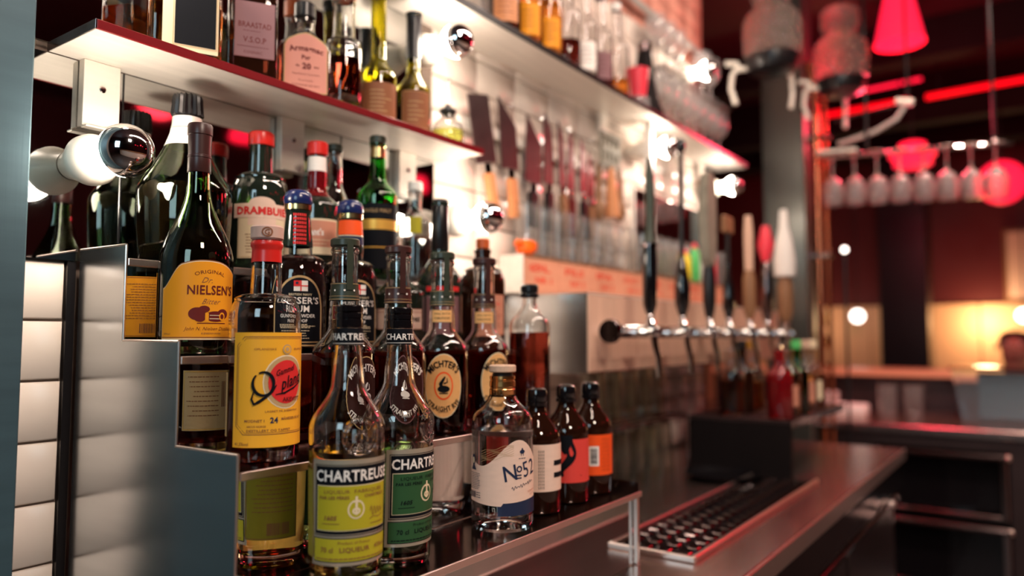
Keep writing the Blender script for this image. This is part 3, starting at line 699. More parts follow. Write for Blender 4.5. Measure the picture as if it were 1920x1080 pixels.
rp = profile(0.0388, 0.116, 0.152, 0.0195, 0.250, 0.0155, 's', 0.006)
rp = rp[:17] + [(0.0190, 0.170), (0.0165, 0.200), (0.0160, 0.225)] + rp[17:]
def rye(x, y, cm, lm, ring, lab, off, ll, nl):
    t = bottle('whiskey_bottle', lab, (x, y, T3), rp, 'glass', 'liq_rye', 0.118, 0.0028, 0.012, group=G3)
    put('stopper_cap', lt(cyl(0.0185, 0.251, 0.262, 0.002), 32), cm, t)
    put('neck_tie', lt(sleeve(rp, 0.226, 0.2505, 0.0006), 32), 'glass', t)
    tie = bx(-0.004, -0.0188, 0.196, 0.004, -0.0176, 0.256); tie.transform(Matrix.Rotation(toward_cam(x, y, 20) + PI / 2, 4, 'Z')); put('tax_strip', tie, cm, t, False)
    nb = put('neck_band', lt(sleeve(rp, 0.183, 0.205, 0.0009), 32), cm, t)
    L = Label(lambda z: at_z(rp, z) + 0.001, toward_cam(x, y, 0))
    L.rect(-0.05, 0.1840, 0.05, 0.1846, 'p_tan', 0).rect(-0.05, 0.2035, 0.05, 0.2041, 'p_tan', 0).rect(-0.05, 0.1880, 0.05, 0.1884, 'p_tan', 0)
    for k in range(-3, 4): L.ell(k * 0.0125, 0.1955, 0.0013, 0.0013, 'p_white', 1)
    L.done(nb, 'band_print')
    L = Label(lambda z: at_z(rp, z) + 0.0004, toward_cam(x, y, 0)); L.rect(-0.0155, 0.1585, 0.0155, 0.1765, nl, 0).frame(-0.0155, 0.1585, 0.0155, 0.1765, 0.0007, 'p_tan', 1)
    L.text("SMALL BATCH", 0, 0.1710, 0.0028, 'p_black' if nl == 'p_michter' else 'p_tan', 1, w=0.024).text("UNBLENDED", 0, 0.1645, 0.0032, 'p_black' if nl == 'p_michter' else 'p_tan', 1, w=0.024); L.done(t, 'neck_label')
    tx = 'p_black' if lm == 'p_michter' else 'p_white'
    L = Label(0.0392, toward_cam(x, y, off)); c = 0.068
    L.ell(0, c, 0.0275, 0.0455, ring, 0).ell(0, c, 0.0262, 0.0442, lm, 1)
    L.text("MICHTER'S", 0, c + 0.0060, 0.0090, tx, 3, w=0.051, arc=0.0255, bold=0.03).text('STRAIGHT RYE', 0, c - 0.0060, 0.0068, tx, 3, w=0.052, arc=-0.0265, bold=0.025)
    L.text("KENTUCKY", 0, c - 0.0365, 0.0025, tx, 3, w=0.014)
    L.ell(0, c, 0.0135, 0.0200, 'p_hot' if lm == 'p_michter' else lm, 2).ell(0, c, 0.0115, 0.0175, lm, 3)
    L.ell(0.0, c - 0.0045, 0.0085, 0.0050, tx, 4).line([(-0.003, c - 0.004), (-0.004, c + 0.003), (-0.001, c + 0.008), (0.002, c + 0.013)], [0.004, 0.0055, 0.004, 0.002], tx, 4).line([(0.000, c + 0.003), (0.005, c + 0.005), (0.0045, c + 0.011)], [0.0026, 0.002, 0.0008], tx, 4).rect(-0.006, c - 0.0115, 0.006, c - 0.0098, tx, 4)
    L.done(t, 'label', ll)
rye(0.651, 0.722, 'capsule_dkgreen', 'p_oxblood', 'p_tan', 'whiskey bottle with dark oval label directly behind the yellow liqueur bottle', 44, 'dark oval label with white lettering', 'p_maroon')
rye(0.748, 0.722, 'capsule_brown', 'p_oxblood', 'p_mauve', 'whiskey bottle with red-brown neck band directly behind the green liqueur bottle', 20, 'maroon oval label with white lettering', 'p_maroon')
rye(0.841, 0.722, 'capsule_dkgreen', 'p_michter', 'p_cream', 'whiskey bottle with full orange-tan oval label left of the gin bottle', 4, 'orange-tan oval label with black arched lettering', 'p_michter')
rye(0.943, 0.722, 'capsule_brown', 'p_michter', 'p_cream', 'whiskey bottle whose tan oval label is half hidden by the gin bottle', 34, 'tan oval label with black arched lettering', 'p_michter')
x, y = 1.072, 0.722
pr = profile(0.0352, 0.155, 0.196, 0.0120, 0.212, 0.0120, 's', 0.006)
t = bottle('apothecary_bottle', 'clear round-shouldered bottle of dark red liquid at the second step\'s right end', (x, y, T3), pr, 'glass', 'liq_rye', 0.145, 0.0026, 0.012, group=G3)
put('cap', lt(cyl(0.0155, 0.2125, 0.228, 0.003), 32), 'black', t)
put('cap_ring', lt(cyl(0.0165, 0.205, 0.212, 0.001), 32), 'black', t)

# ------------------------------------------------------------ third step
x, y = 0.516, 0.835
pr = profile(0.0425, 0.110, 0.205, 0.0135, 0.279, 0.0112, 's', 0.006)
t = bottle('bitter_bottle', 'green glass bitter bottle with large orange label on the third step at the left', (x, y, T2), pr, 'glass_green', 'liq_dark', 0.150, 0.0026, 0.012, group=G2)
put('capsule', lt([(0.0132, 0.222), (0.0138, 0.223), (0.0135, 0.240), (0.0141, 0.2405), (0.0139, 0.2435), (0.0133, 0.244), (0.0138, 0.268), (0.0146, 0.269), (0.0146, 0.2805), (0.0136, 0.2825), (0, 0.2825), (0, 0.2795), (0.0122, 0.2795), (0.0122, 0.222)], 36), 'capsule_brown', t)
L = Label(0.0429, toward_cam(x, y, 8))
def ntop(s):
    if s < -0.020: q = (s + 0.047) / 0.027; return 0.078 + 0.029 * (q * q * (3 - 2 * q))
    q = (s - 0.004) / 0.040; return 0.111 - 0.012 * max(0, q) ** 2.6 - 0.0040 * (max(0, -q) / 0.6) ** 2
L.grid(-0.047, 0.047, 0.0185, lambda s: ntop(s) + 0.0012, 'p_brown', 0).grid(-0.0462, 0.0462, 0.0190, lambda s: ntop(s), 'p_cream', 1).grid(-0.0456, 0.0456, 0.0205, lambda s: ntop(s) - 0.0009, 'p_orange', 2)
L.rect(-0.0456, 0.0212, 0.0456, 0.0222, 'p_brown', 3)
L.text('ORIGINAL', 0.010, 0.0535, 0.0042, 'p_maroon', 3, w=0.036, arc=0.045).text('Dr.', 0.006, 0.0885, 0.0065, 'p_brown', 3, shear=0.5)
L.text("NIELSEN'S", 0.0130, 0.0770, 0.0105, 'p_maroon', 4, w=0.056, bold=0.016).text('Bitter', 0.0115, 0.0635, 0.0062, 'p_brown', 3, w=0.022, shear=0.55)
for s_, z_, a_, b_ in ((-0.004, 0.049, 0.0095, 0.0075), (0.0035, 0.0545, 0.0062, 0.0040), (0.017, 0.046, 0.0135, 0.0062), (0.026, 0.049, 0.0075, 0.0060), (-0.001, 0.044, 0.0060, 0.0045)): L.ell(s_, z_, a_, b_, 'p_maroon', 3)
L.grid(0.0045, 0.0085, lambda s: 0.0395, lambda s: 0.050, 'p_orange', 4).rect(0.0095, 0.0430, 0.0225, 0.0438, 'p_cream', 4).rect(0.0095, 0.0470, 0.0225, 0.0477, 'p_cream', 4).ell(0.025, 0.046, 0.0040, 0.0050, 'p_orange', 4, 0.6).rect(-0.004, 0.0375, 0.030, 0.0386, 'p_maroon', 3)
L.text('John N. Nielsen Distillery', 0.012, 0.0318, 0.0040, 'p_maroon', 3, w=0.060, shear=0.4).text('KØBENHAVN', 0.012, 0.0262, 0.0022, 'p_brown', 3, w=0.022).text('38%vol', -0.038, 0.0258, 0.0022, 'p_brown', 3)
L.done(t, 'label', 'orange label with arched top')
L = Label(0.0429, math.atan2(2 * 0.895 - y, -x)); L.rect(-0.030, 0.022, 0.030, 0.098, 'p_orange', 0).frame(-0.029, 0.023, 0.029, 0.097, 0.0007, 'p_brown', 1).lines(-0.026, 0.026, 0.045, 0.088, 14, 'p_brown', 1, 0.0008); L.barcode(-0.020, 0.027, 0.002, 0.039, 'p_brown', 1); L.done(t, 'back_label', 'plain orange back label with small print')

rum = profile(0.0405, 0.100, 0.134, 0.0205, 0.203, 0.0155, 'round', 0.006)
rum = rum[:17] + [(0.0200, 0.150), (0.0172, 0.180)] + rum[17:]
def rumb(x, y, strip, lab, off):
    t = bottle('rum_bottle', lab, (x, y, T2), rum, 'glass', 'liq_dark', 0.128, 0.0024, 0.012, group=G2)
    put('shrink_sleeve', lt(sleeve(rum, 0.146, 0.196, 0.0005), 32), 'glass_dark', t)
    put('domed_cap', lt([(0, 0.205), (0.0185, 0.205), (0.0195, 0.208), (0.0193, 0.215), (0.0172, 0.221), (0.012, 0.225), (0, 0.2265)], 32), 'cap_navy', t)
    put('gold_ring', lt([(0.0160, 0.196), (0.0186, 0.197), (0.0188, 0.204), (0.0160, 0.2045)], 32, closed=True), 'brass', t)
    L = Label(lambda z: at_z(rum, z) + 0.0014, toward_cam(x, y, 6))
    if strip:
        for r_ in range(8):
            for q in range(7): L.rect(-0.008 + q * 0.0026, 0.148 + r_ * 0.0056, -0.0062 + q * 0.0026, 0.1518 + r_ * 0.0056, 'p_red', 1)
    else:
        L.rect(-0.022, 0.172, 0.022, 0.194, 'p_hot', 1).rect(-0.022, 0.158, 0.022, 0.171, 'p_navy', 1).rect(-0.022, 0.170, 0.022, 0.1712, 'p_cream', 2)
    L.done(t, 'neck_label')
    L = Label(0.0409, toward_cam(x, y, off))
    L.grid(-0.033, 0.033, 0.010, lambda s: 0.060 + 0.044 * math.sqrt(max(0, 1 - (s / 0.0331) ** 2)), 'p_tan', 0)
    L.grid(-0.0305, 0.0305, 0.012, lambda s: 0.060 + 0.041 * math.sqrt(max(0, 1 - (s / 0.0306) ** 2)), 'p_black', 1)
    L.rect(-0.008, 0.083, 0.010, 0.097, 'p_white', 2).rect(-0.008, 0.0905, 0.0, 0.097, 'p_red', 3).rect(0.0002, 0.083, 0.0018, 0.097, 'p_red', 3).rect(-0.008, 0.0893, 0.010, 0.0907, 'p_red', 4).ell(-0.004, 0.0937, 0.0018, 0.0018, 'p_navy', 4)
    L.text('BRITISH NAVY', 0.001, 0.0785, 0.0030, 'p_cream', 2, w=0.030, bold=0.01).text("PUSSER'S", 0, 0.0705, 0.0085, 'p_white', 2, w=0.052, bold=0.014).text('RUM', 0.001, 0.0595, 0.0085, 'p_white', 2, w=0.023, bold=0.014)
    L.text('GUNPOWDER', 0, 0.0502, 0.0045, 'p_white', 2, w=0.042, bold=0.014).text('PROOF', 0.001, 0.0436, 0.0040, 'p_white', 2, w=0.018, bold=0.014).lines(-0.022, 0.022, 0.034, 0.038, 3, 'p_cream', 2, 0.0010).lines(-0.020, 0.020, 0.020, 0.030, 4, 'p_cream', 2, 0.0008)
    L.rect(-0.03, 0.0145, 0.03, 0.0160, 'p_tan', 2)
    L.done(t, 'label', 'black arched label with white lettering')
rumb(0.667, 0.836, True, 'dark rum bottle with navy domed cap and red-patterned neck', 6)
rumb(0.763, 0.836, False, 'dark rum bottle with navy domed cap and orange-blue neck, behind a whiskey bottle', 20)
x, y = 0.966, 0.835
pr = profile(0.0385, 0.110, 0.168, 0.0140, 0.253, 0.0130, 's', 0.006)
t = bottle('cognac_bottle', 'tall black bottle with a long black neck on the third step', (x, y, T2), pr, 'glass_dark', 'liq_dark', 0.14, 0.0026, 0.012, group=G2)
put('capsule', lt([(0.0145, 0.170), (0.0150, 0.171), (0.0140, 0.215), (0.0138, 0.2555), (0.0128, 0.257), (0, 0.257), (0, 0.2545), (0.0125, 0.2545), (0.0130, 0.170)], 32), 'black', t)
L = Label(0.0389, toward_cam(x, y, 10)); L.rect(-0.03, 0.03, 0.03, 0.09, 'p_mauve', 0).text('S', 0.016, 0.075, 0.012, 'p_white', 1, bold=0.02); L.done(t)
L = Label(0.0389, toward_cam(x, y, 10)); L.rect(-0.03, 0.098, 0.03, 0.106, 'p_red', 0); L.done(t, 'shoulder_label')
x, y = 0.868, 0.835
pr = profile(0.0400, 0.088, 0.118, 0.0150, 0.152, 0.0140, 's', 0.006)
t = bottle('spirit_bottle', 'short black bottle with pale name label beside the tall black bottle', (x, y, T2), pr, 'glass_dark', 'liq_dark', 0.10, 0.0026, 0.010, group=G2)
put('cap', lt(cyl(0.0160, 0.150, 0.166), 28), 'cap_orange', t)
L = Label(0.0404, toward_cam(x, y, 8)); L.rect(-0.044, 0.034, 0.036, 0.066, 'p_pink', 0).rect(-0.044, 0.060, 0.036, 0.0612, 'p_rust', 1).text('Black Finest', 0.008, 0.051, 0.0100, 'p_black', 1, w=0.046, bold=0.02).text('Select', 0.010, 0.040, 0.0045, 'p_red', 1).frame(-0.044, 0.034, 0.036, 0.066, 0.0008, 'p_rust', 1); L.done(t)
x, y = 1.086, 0.835
pr = profile(0.0410, 0.118, 0.150, 0.0150, 0.183, 0.0140, 'round', 0.006)
t = bottle('liqueur_bottle', 'rounded amber bottle with orange cap near the right end of the third step', (x, y, T2), pr, 'glass_brown', 'liq_amber', 0.12, 0.0026, 0.012, group=G2)
put('cap', lt(cyl(0.0125, 0.183, 0.203, 0.002), 28), 'cap_orange', t)
L = Label(0.0414, toward_cam(x, y, 18)); L.rect(-0.032, 0.026, 0.034, 0.098, 'p_rust', 0).text('Reserva', 0.004, 0.082, 0.007, 'p_red', 1, w=0.036, shear=0.3).lines(-0.02, 0.028, 0.040, 0.066, 6, 'p_maroon', 1, 0.0012); L.done(t)

# ------------------------------------------------------------ top step
x, y = 0.566, 0.948
pr = [(0, 0.004), (0.03, 0.003), (0.052, 0), (0.055, 0.002), (0.057, 0.006), (0.060, 0.06), (0.061, 0.098), (0.060, 0.106), (0.054, 0.118), (0.044, 0.134), (0.034, 0.152), (0.026, 0.168), (0.021, 0.182), (0.0185, 0.196), (0.0178, 0.222)]
t = bottle('wide_liqueur_bottle', 'wide green-black flared bottle with white neck band and crimped black cap', (x, y, T1), pr, 'glass_green', 'liq_dark', 0.108, 0.0026, 0.012, group=G1)
bm = bmesh.new(); rings = []
for r_, z_ in ((0.0185, 0.206), (0.0205, 0.208), (0.0190, 0.224), (0.0186, 0.232), (0.0172, 0.236), (0.0, 0.234)):
    if r_ == 0: rings.append([bm.verts.new((0, 0, z_))]); continue
    rings.append([bm.verts.new(((r_ + (0.0010 if k % 2 else -0.0010)) * math.cos(2 * PI * k / 36), (r_ + (0.0010 if k % 2 else -0.0010)) * math.sin(2 * PI * k / 36), z_ + (0.0012 if k % 2 else 0))) for k in range(36)])
for a_, b_ in zip(rings, rings[1:]):
    for k in range(36):
        if len(b_) == 1: bm.faces.new((a_[k], a_[(k + 1) % 36], b_[0]))
        else: bm.faces.new((a_[k], a_[(k + 1) % 36], b_[(k + 1) % 36], b_[k]))
put('crimped_cap', bm, 'black', t, sharp=20)
put('foil_collar', lt(sleeve(pr, 0.190, 0.2055, 0.0008), 32), 'steel_shelf', t)
put('neck_band', lt(sleeve(pr, 0.165, 0.189, 0.0007), 32), 'p_white', t)
x, y = 0.691, 0.955
pr = profile(0.0430, 0.112, 0.152, 0.0180, 0.205, 0.0165, 'round', 0.006)
t = bottle('liqueur_bottle', 'black round-shouldered bottle with bright red cap and cream label on the top step', (x, y, T1), pr, 'glass_dark', 'liq_dark', 0.13, 0.0026, 0.012, group=G1)
put('cap', lt([(0, 0.194), (0.0188, 0.194), (0.0192, 0.196), (0.0195, 0.208), (0.0185, 0.213), (0.015, 0.2155), (0, 0.216)], 32), 'cap_red', t)
L = Label(0.0434, toward_cam(x, y, 2))
L.rect(-0.034, 0.020, 0.040, 0.083, 'p_cream', 0).frame(-0.0325, 0.0215, 0.0385, 0.082, 0.0006, 'p_tan', 1)
L.grid(-0.042, 0.046, lambda s: 0.079 - (0.0 if abs(s) < 0.03 else 0.0), lambda s: 0.100, 'p_pink', 2)
L.grid(-0.018, 0.022, 0.068, lambda s: 0.098 + 0.012 * math.sqrt(max(0, 1 - ((s - 0.002) / 0.0201) ** 2)), 'p_pink', 1)
L.text('DRAMBUIE', 0.002, 0.0895, 0.0105, 'p_red', 4, w=0.074, bold=0.04).text('THE LIQUEUR', 0.003, 0.062, 0.003, 'p_brown', 2, w=0.03).lines(-0.022, 0.028, 0.028, 0.054, 7, 'p_brown', 2, 0.0009, 0.5)
L.done(t)
x, y = 0.786, 0.940
pr = profile(0.0360, 0.112, 0.140, 0.0150, 0.205, 0.0135, 's', 0.006)
t = bottle('whisky_bottle', 'red-black bottle with red cap, white neck label and rust label on the top step', (x, y, T1), pr, 'glass_dark', 'liq_dark', 0.12, 0.0026, 0.012, group=G1)
put('neck_sleeve', lt(sleeve(pr, 0.128, 0.170, 0.0006), 32), 'glass_red', t)
put('neck_band', lt(sleeve(pr, 0.170, 0.193, 0.0007), 32), 'p_white', t)
put('cap', lt(cyl(0.0165, 0.196, 0.218, 0.002), 32), 'cap_red', t)
L = Label(0.0364, toward_cam(x, y, -4)); L.rect(-0.030, 0.034, 0.040, 0.090, 'p_cream', 0).rect(-0.027, 0.046, 0.038, 0.087, 'p_rust', 1).text("Grant's", -0.002, 0.069, 0.0100, 'p_white', 2, w=0.032, bold=0.03).lines(-0.022, 0.03, 0.050, 0.056, 2, 'p_cream', 2, 0.0010); L.done(t)
x, y = 0.853, 0.975
pr = profile(0.0330, 0.110, 0.170, 0.0130, 0.222, 0.0125, 's', 0.006)
t = bottle('wine_bottle', 'pale clear-green bottle with dark green cap half hidden behind the red-capped bottle', (x, y, T1), pr, 'glass', 'liq_lime', 0.07, 0.0026, 0.012, group=G1)
put('cap', lt(cyl(0.0138, 0.222, 0.234, 0.002), 28), 'capsule_dkgreen', t)
x, y = 0.905, 0.925
pr = profile(0.0350, 0.145, 0.178, 0.0150, 0.240, 0.0120, 's', 0.006)
t = bottle('whisky_bottle', 'bright green glass bottle with gold-foil neck and dark label on the top step', (x, y, T1), pr, 'glass_bright_green', 'liq_green', 0.10, 0.0026, 0.012, group=G1)
put('foil', lt(sleeve(pr, 0.214, 0.234, 0.0006), 28), 'brass', t)
put('cap', lt(cyl(0.0148, 0.238, 0.252, 0.002), 28), 'capsule_dkgreen', t)
L = Label(0.0354, toward_cam(x, y, 0)); L.rect(-0.046, 0.020, 0.046, 0.130, 'p_black', 0).rect(-0.046, 0.086, 0.046, 0.103, 'p_gold', 1).rect(-0.046, 0.055, 0.046, 0.057, 'p_gold', 1).text('SINGLE MALT', 0, 0.118, 0.006, 'p_tan', 1, w=0.05); L.done(t)
x, y = 1.025, 0.948
pr = profile(0.0330, 0.112, 0.145, 0.0125, 0.178, 0.0125, 's', 0.006)
t = bottle('vodka_bottle', 'clear blurred bottle with pale cap at the right of the top step', (x, y, T1), pr, 'glass', 'liq_clear', 0.09, 0.0026, 0.012, group=G1)
put('cap', lt(cyl(0.0140, 0.178, 0.196, 0.002), 28), 'white', t)
L = Label(0.0334, toward_cam(x, y, 0)); L.rect(-0.010, 0.095, 0.012, 0.125, 'p_chart', 0); L.done(t)

# ------------------------------------------------------------ lower wall shelf
def sq_bottle(name, lab, x, y, hw, asp, h, sh, glass, lq, fill, off, n=5, z0=S1, group=GS, wt=0.003):
    pr = profile(hw, sh, sh + 0.03, 0.016, h, 0.015, 's', 0.006)
    rz = math.atan2(-y, -x) + PI / 2 + math.radians(off)
    t = bottle(name, lab, (x, y, z0), pr, glass, lq, fill, wt, 0.012, sq=n, asp=asp, seg=44, group=group, rz=rz)
    put('cap', lt(cyl(0.017, h, h + 0.025, 0.002), 28), 'black', t)
    return t, hw * asp + 0.0003
def fl(half): return Label(half, -PI / 2, True)
x, y = 0.560, 0.952
t, hd = sq_bottle('decanter_bottle', 'broad square bottle of amber brandy with black panel on cream label', x, y, 0.047, 0.62, 0.20, 0.13, 'glass', 'liq_amber', 0.10, 6, 6)
L = fl(hd); L.rect(-0.030, 0.012, 0.040, 0.125, 'p_cream', 0).rect(-0.015, 0.020, 0.037, 0.125, 'p_black', 1).frame(-0.017, 0.018, 0.0385, 0.125, 0.0008, 'p_tan', 2); L.done(t)
x, y = 0.668, 0.952
t, hd = sq_bottle('cognac_bottle', 'flat-shouldered dark red cognac bottle with mauve label on the lower wall shelf', x, y, 0.036, 0.75, 0.20, 0.14, 'glass_brown', 'liq_whisky', 0.13, 4, 6)
L = fl(hd); L.rect(-0.026, 0.036, 0.030, 0.12, 'p_mauve', 0).text('BRAASTAD', 0.002, 0.085, 0.0080, 'p_maroon', 1, w=0.046, bold=0.012).lines(-0.015, 0.018, 0.0755, 0.0755, 1, 'p_maroon', 1, 0.0008).text('V.S.O.P', 0.002, 0.063, 0.0085, 'p_maroon', 1, w=0.032, bold=0.012).rect(-0.022, 0.0520, 0.022, 0.0526, 'p_maroon', 1).rect(-0.026, 0.036, 0.030, 0.0368, 'p_maroon', 1).text('COGNAC', 0, 0.044, 0.004, 'p_maroon', 1); L.done(t)
x, y = 0.760, 0.945
t, hd = sq_bottle('armagnac_bottle', 'squat arched bottle with pink arched label on the lower wall shelf', x, y, 0.040, 0.52, 0.135, 0.085, 'glass', 'liq_rye', 0.085, 8, 4)
L = fl(hd)
L.grid(-0.0335, 0.0335, 0.010, lambda s: 0.080 + 0.022 * math.sqrt(max(0, 1 - (s / 0.0336) ** 2)) + (0.004 * max(0, 1 - abs(s) / 0.02)), 'p_tan', 0).grid(-0.032, 0.032, 0.0115, lambda s: 0.079 + 0.021 * math.sqrt(max(0, 1 - (s / 0.0325) ** 2)) + (0.004 * max(0, 1 - abs(s) / 0.02)), 'p_salmon', 1)
L.text('Armagnac', 0, -0.0195, 0.0085, 'p_maroon', 2, w=0.054, bold=0.04, arc=0.10).text('Pur', 0, 0.066, 0.0065, 'p_maroon', 2, bold=0.04).text('20', 0.001, 0.052, 0.0090, 'p_maroon', 2, bold=0.05).text('de', -0.013, 0.052, 0.004, 'p_maroon', 2, bold=0.03).text('ans', 0.016, 0.052, 0.004, 'p_maroon', 2, bold=0.03).text('Appellation Contrôlée', 0, 0.039, 0.0030, 'p_maroon', 2, w=0.042).text('Mis en bouteille', 0, 0.029, 0.0028, 'p_maroon', 2, w=0.022).text('DOMAINE DE BAS', 0, 0.021, 0.0030, 'p_maroon', 2, w=0.042)
L.done(t, 'label', 'pink arched label')
x, y = 0.846, 0.950
pr = profile(0.0315, 0.108, 0.130, 0.020, 0.20, 0.018, 'round', 0.006)
t = bottle('whisky_bottle', 'clear round bottle of brown spirit right of the pink arched label bottle', (x, y, S1), pr, 'glass', 'liq_rye', 0.095, 0.003, 0.032, group=GS)
put('cap', lt(cyl(0.020, 0.20, 0.23), 28), 'cap_orange', t)
x, y = 0.928, 0.950
op = profile(0.0330, 0.085, 0.125, 0.0140, 0.24, 0.0135, 's', 0.006)
t = bottle('cognac_bottle', 'yellow-green glass bottle with brown label and bare neck on the lower wall shelf', (x, y, S1), op, 'glass_olive', 'liq_rye', 0.06, 0.0026, 0.010, group=GS)
put('cap', lt(cyl(0.016, 0.238, 0.262), 28), 'black', t)
L = Label(0.0334, toward_cam(x, y, 6)); L.rect(-0.034, 0.008, 0.036, 0.072, 'p_brown', 0).lines(-0.018, 0.022, 0.020, 0.056, 6, 'p_tan', 1, 0.0014, 0.5); L.done(t)
x, y = 1.020, 0.950
t = bottle('cognac_bottle', 'yellow-green bottle with black neck capsule and dark brown label on the lower wall shelf', (x, y, S1), op, 'glass_olive', 'liq_dark', 0.085, 0.0026, 0.010, group=GS)
put('neck_capsule', lt(sleeve(op, 0.150, 0.239, 0.0008), 28), 'black', t)
L = Label(0.0334, toward_cam(x, y, 6)); L.rect(-0.026, 0.010, 0.032, 0.082, 'p_brown', 0).frame(-0.0245, 0.0115, 0.0305, 0.0805, 0.0007, 'p_tan', 1).lines(-0.014, 0.022, 0.026, 0.060, 5, 'p_tan', 1, 0.0014, 0.5); L.done(t)
x, y = 1.118, 0.948
t = thing('dasher_bottle', 'small round dasher bottle of yellow-green liquid at the lower wall shelf\'s right end', 'bottle', (x, y, S1), 0, GS)
pr = [(0, 0.003), (0.024, 0.001), (0.028, 0), (0.031, 0.004), (0.0325, 0.02), (0.0315, 0.035), (0.027, 0.048), (0.019, 0.057), (0.0135, 0.062), (0.0130, 0.070)]
inn = inner(pr, 0.0022, 0.006); bm = bmesh.new(); lathe(bm, pr + inn[::-1], 32, cap=(False, False)); put('glass_body', bm, 'glass', t)
put('liquid', lt([(0, 0.0058), (0.026, 0.0058), (0.0288, 0.010), (0.0305, 0.02), (0.0295, 0.035), (0, 0.035)], 32), 'liq_lime', t)
put('stopper', lt([(0, 0.060), (0.015, 0.0705), (0.017, 0.072), (0.017, 0.078), (0.009, 0.082), (0.004, 0.090), (0, 0.090)], 24), 'black', t)
put('spout', tb([(0, 0, 0.085), (0, 0, 0.135), (0.0, 0, 0.140)], [0.0032, 0.0014, 0.0012], 8), 'chrome_dark', t)
put('spout_tip', lt([(0, 0.140), (0.006, 0.1405), (0.006, 0.1415), (0, 0.142)], 16), 'chrome_dark', t)

# ------------------------------------------------------------ beer taps, tap box, glass ledge
tbx = thing('tap_box', 'steel-ended box with wooden front carrying the beer taps', 'tap box', (1.41, 0.80, -0.08))
put('end_panel', bx(0, 0, 0, 0.003, 0.215, 0.177, 0.001), 'steel_brushed', tbx, False)
put('top_panel', bx(0.0032, 0.0, 0.174, 1.42, 0.14, 0.177), 'steel_shelf', tbx, False)
put('bottom_panel', bx(0.0032, 0.006, 0.0, 1.42, 0.215, 0.004), 'steel_dark', tbx, False)
x = 0.0035
while x < 1.40:
    put('plank', bx(x, -0.003, 0.004, x + 0.0465, 0.008, 0.172, 0.0012), 'wood_panel', tbx, False); x += 0.0475
led = thing('glass_ledge', 'narrow ledge with orange wooden front carrying rows of glasses above the taps', 'ledge', (1.385, 0.95, 0.10))
put('ledge_top', bx(0, -0.002, 0.083, 1.42, 0.066, 0.088, 0.001), 'wood_brown', led, False)
put('end_panel', bx(-0.003, -0.002, 0, -0.0001, 0.066, 0.088), 'steel_shelf', led, False)
for k in range(9):
    x = k * 0.158
    o = put('front_board', bx(x + 0.001, 0.0, 0.0, x + 0.157, 0.008, 0.0825, 0.001), 'wood_text', led, False)
    L = Label(0.0, -PI / 2, True)
    L.text(('ØL', 'PILS', 'IPA', 'STOUT', 'PORTER', 'LAGER', 'CIDER', 'RED ALE', 'WEISS')[k], x + 0.070, 0.060, 0.016, 'red_print', 1, w=0.09, bold=0.03)
    L.text(('NR 1', 'FAT 2', 'FAT 3', 'FAT 4', 'FAT 5', 'FAT 6', 'FAT 7', 'FAT 8', 'FAT 9')[k], x + 0.085, 0.032, 0.014, 'red_print', 1, w=0.07, bold=0.03)
    L.done(o, 'painted_lettering')
wp = tagp(put('white_post', bx(-0.011, -0.011, 0, 0.011, 0.011, 0.448, 0.002), 'white', None, False, (2.03, 0.935, 0.189)), 'slim bright white post between the hanging masher and the first tap handle', 'post')
mr2 = thing('bar_mirror', 'small mirror on the tiles behind the tap handles', 'mirror', (2.08, 1.012, 0.20))
put('mirror_sheet', bx(0, -0.002, 0, 0.60, 0.004, 0.26), 'mirror_aged', mr2, False)
put('frame', bx(-0.008, -0.004, -0.008, -0.0002, 0.004, 0.268), 'white', mr2, False)
# rail and flanges
tr_ = thing('tap_rail', 'round chrome beer tap rail with dark end cap on the wooden tap box', 'tap rail', (1.435, 0.75, 0.012))
bm = tb([(0, 0, 0), (0.02, 0, 0), (1.25, 0, 0)], 0.0155, 20); put('rail_tube', bm, 'chrome', tr_)
bm = bmesh.new(); lathe(bm, [(0, 0), (0.024, 0), (0.026, 0.004), (0.026, 0.012), (0.020, 0.020), (0, 0.020)], 28); bmesh.ops.transform(bm, matrix=Matrix.Translation((-0.021, 0, 0)) @ Matrix.Rotation(PI / 2, 4, 'Y'), verts=bm.verts)
put('end_cap', bm, 'chrome_dark', tr_)
for xx in (0.04, 0.62, 1.20):
    put('rail_mount', tb([(xx, 0, 0), (xx, 0.046, 0)], 0.014, 16), 'chrome', tr_)
def tap():
    t = thing('beer_tap', 'tap', 'beer tap')
    put('tap_body', tb([(0, 0.0, -0.002), (0, -0.022, -0.002), (0, -0.040, 0.0), (0, -0.055, 0.0)], [0.012, 0.013, 0.012, 0.008], 16), 'chrome', t)
    put('spout', tb([(0, -0.036, -0.004), (0.001, -0.040, -0.030), (0.002, -0.047, -0.058), (0.002, -0.050, -0.100)], [0.010, 0.0085, 0.0070, 0.0062], 14), 'chrome', t)
    put('lever_collar', lt([(0, 0.008), (0.010, 0.008), (0.013, 0.012), (0.013, 0.020), (0.008, 0.026), (0.010, 0.034), (0.007, 0.040), (0, 0.040)], 20), 'chrome', t, loc=(0, -0.030, 0))
    return t
tap0 = tap()
tapx = [1.523, 1.706, 1.886, 2.034, 2.217, 2.389, 2.598]
tlab = ['beer tap with long slim black handle, nearest the camera', 'beer tap with thin black rod handle topped by a small knob, second in the row', 'beer tap with broad grey-green stone-like paddle handle', 'beer tap with short black handle and a dark flag top, fourth in the row', 'beer tap with brown tapered handle, fifth in the row', 'beer tap with dark handle and pale top, sixth in the row', 'beer tap with wide pale bottle-shaped handle, farthest from the camera']
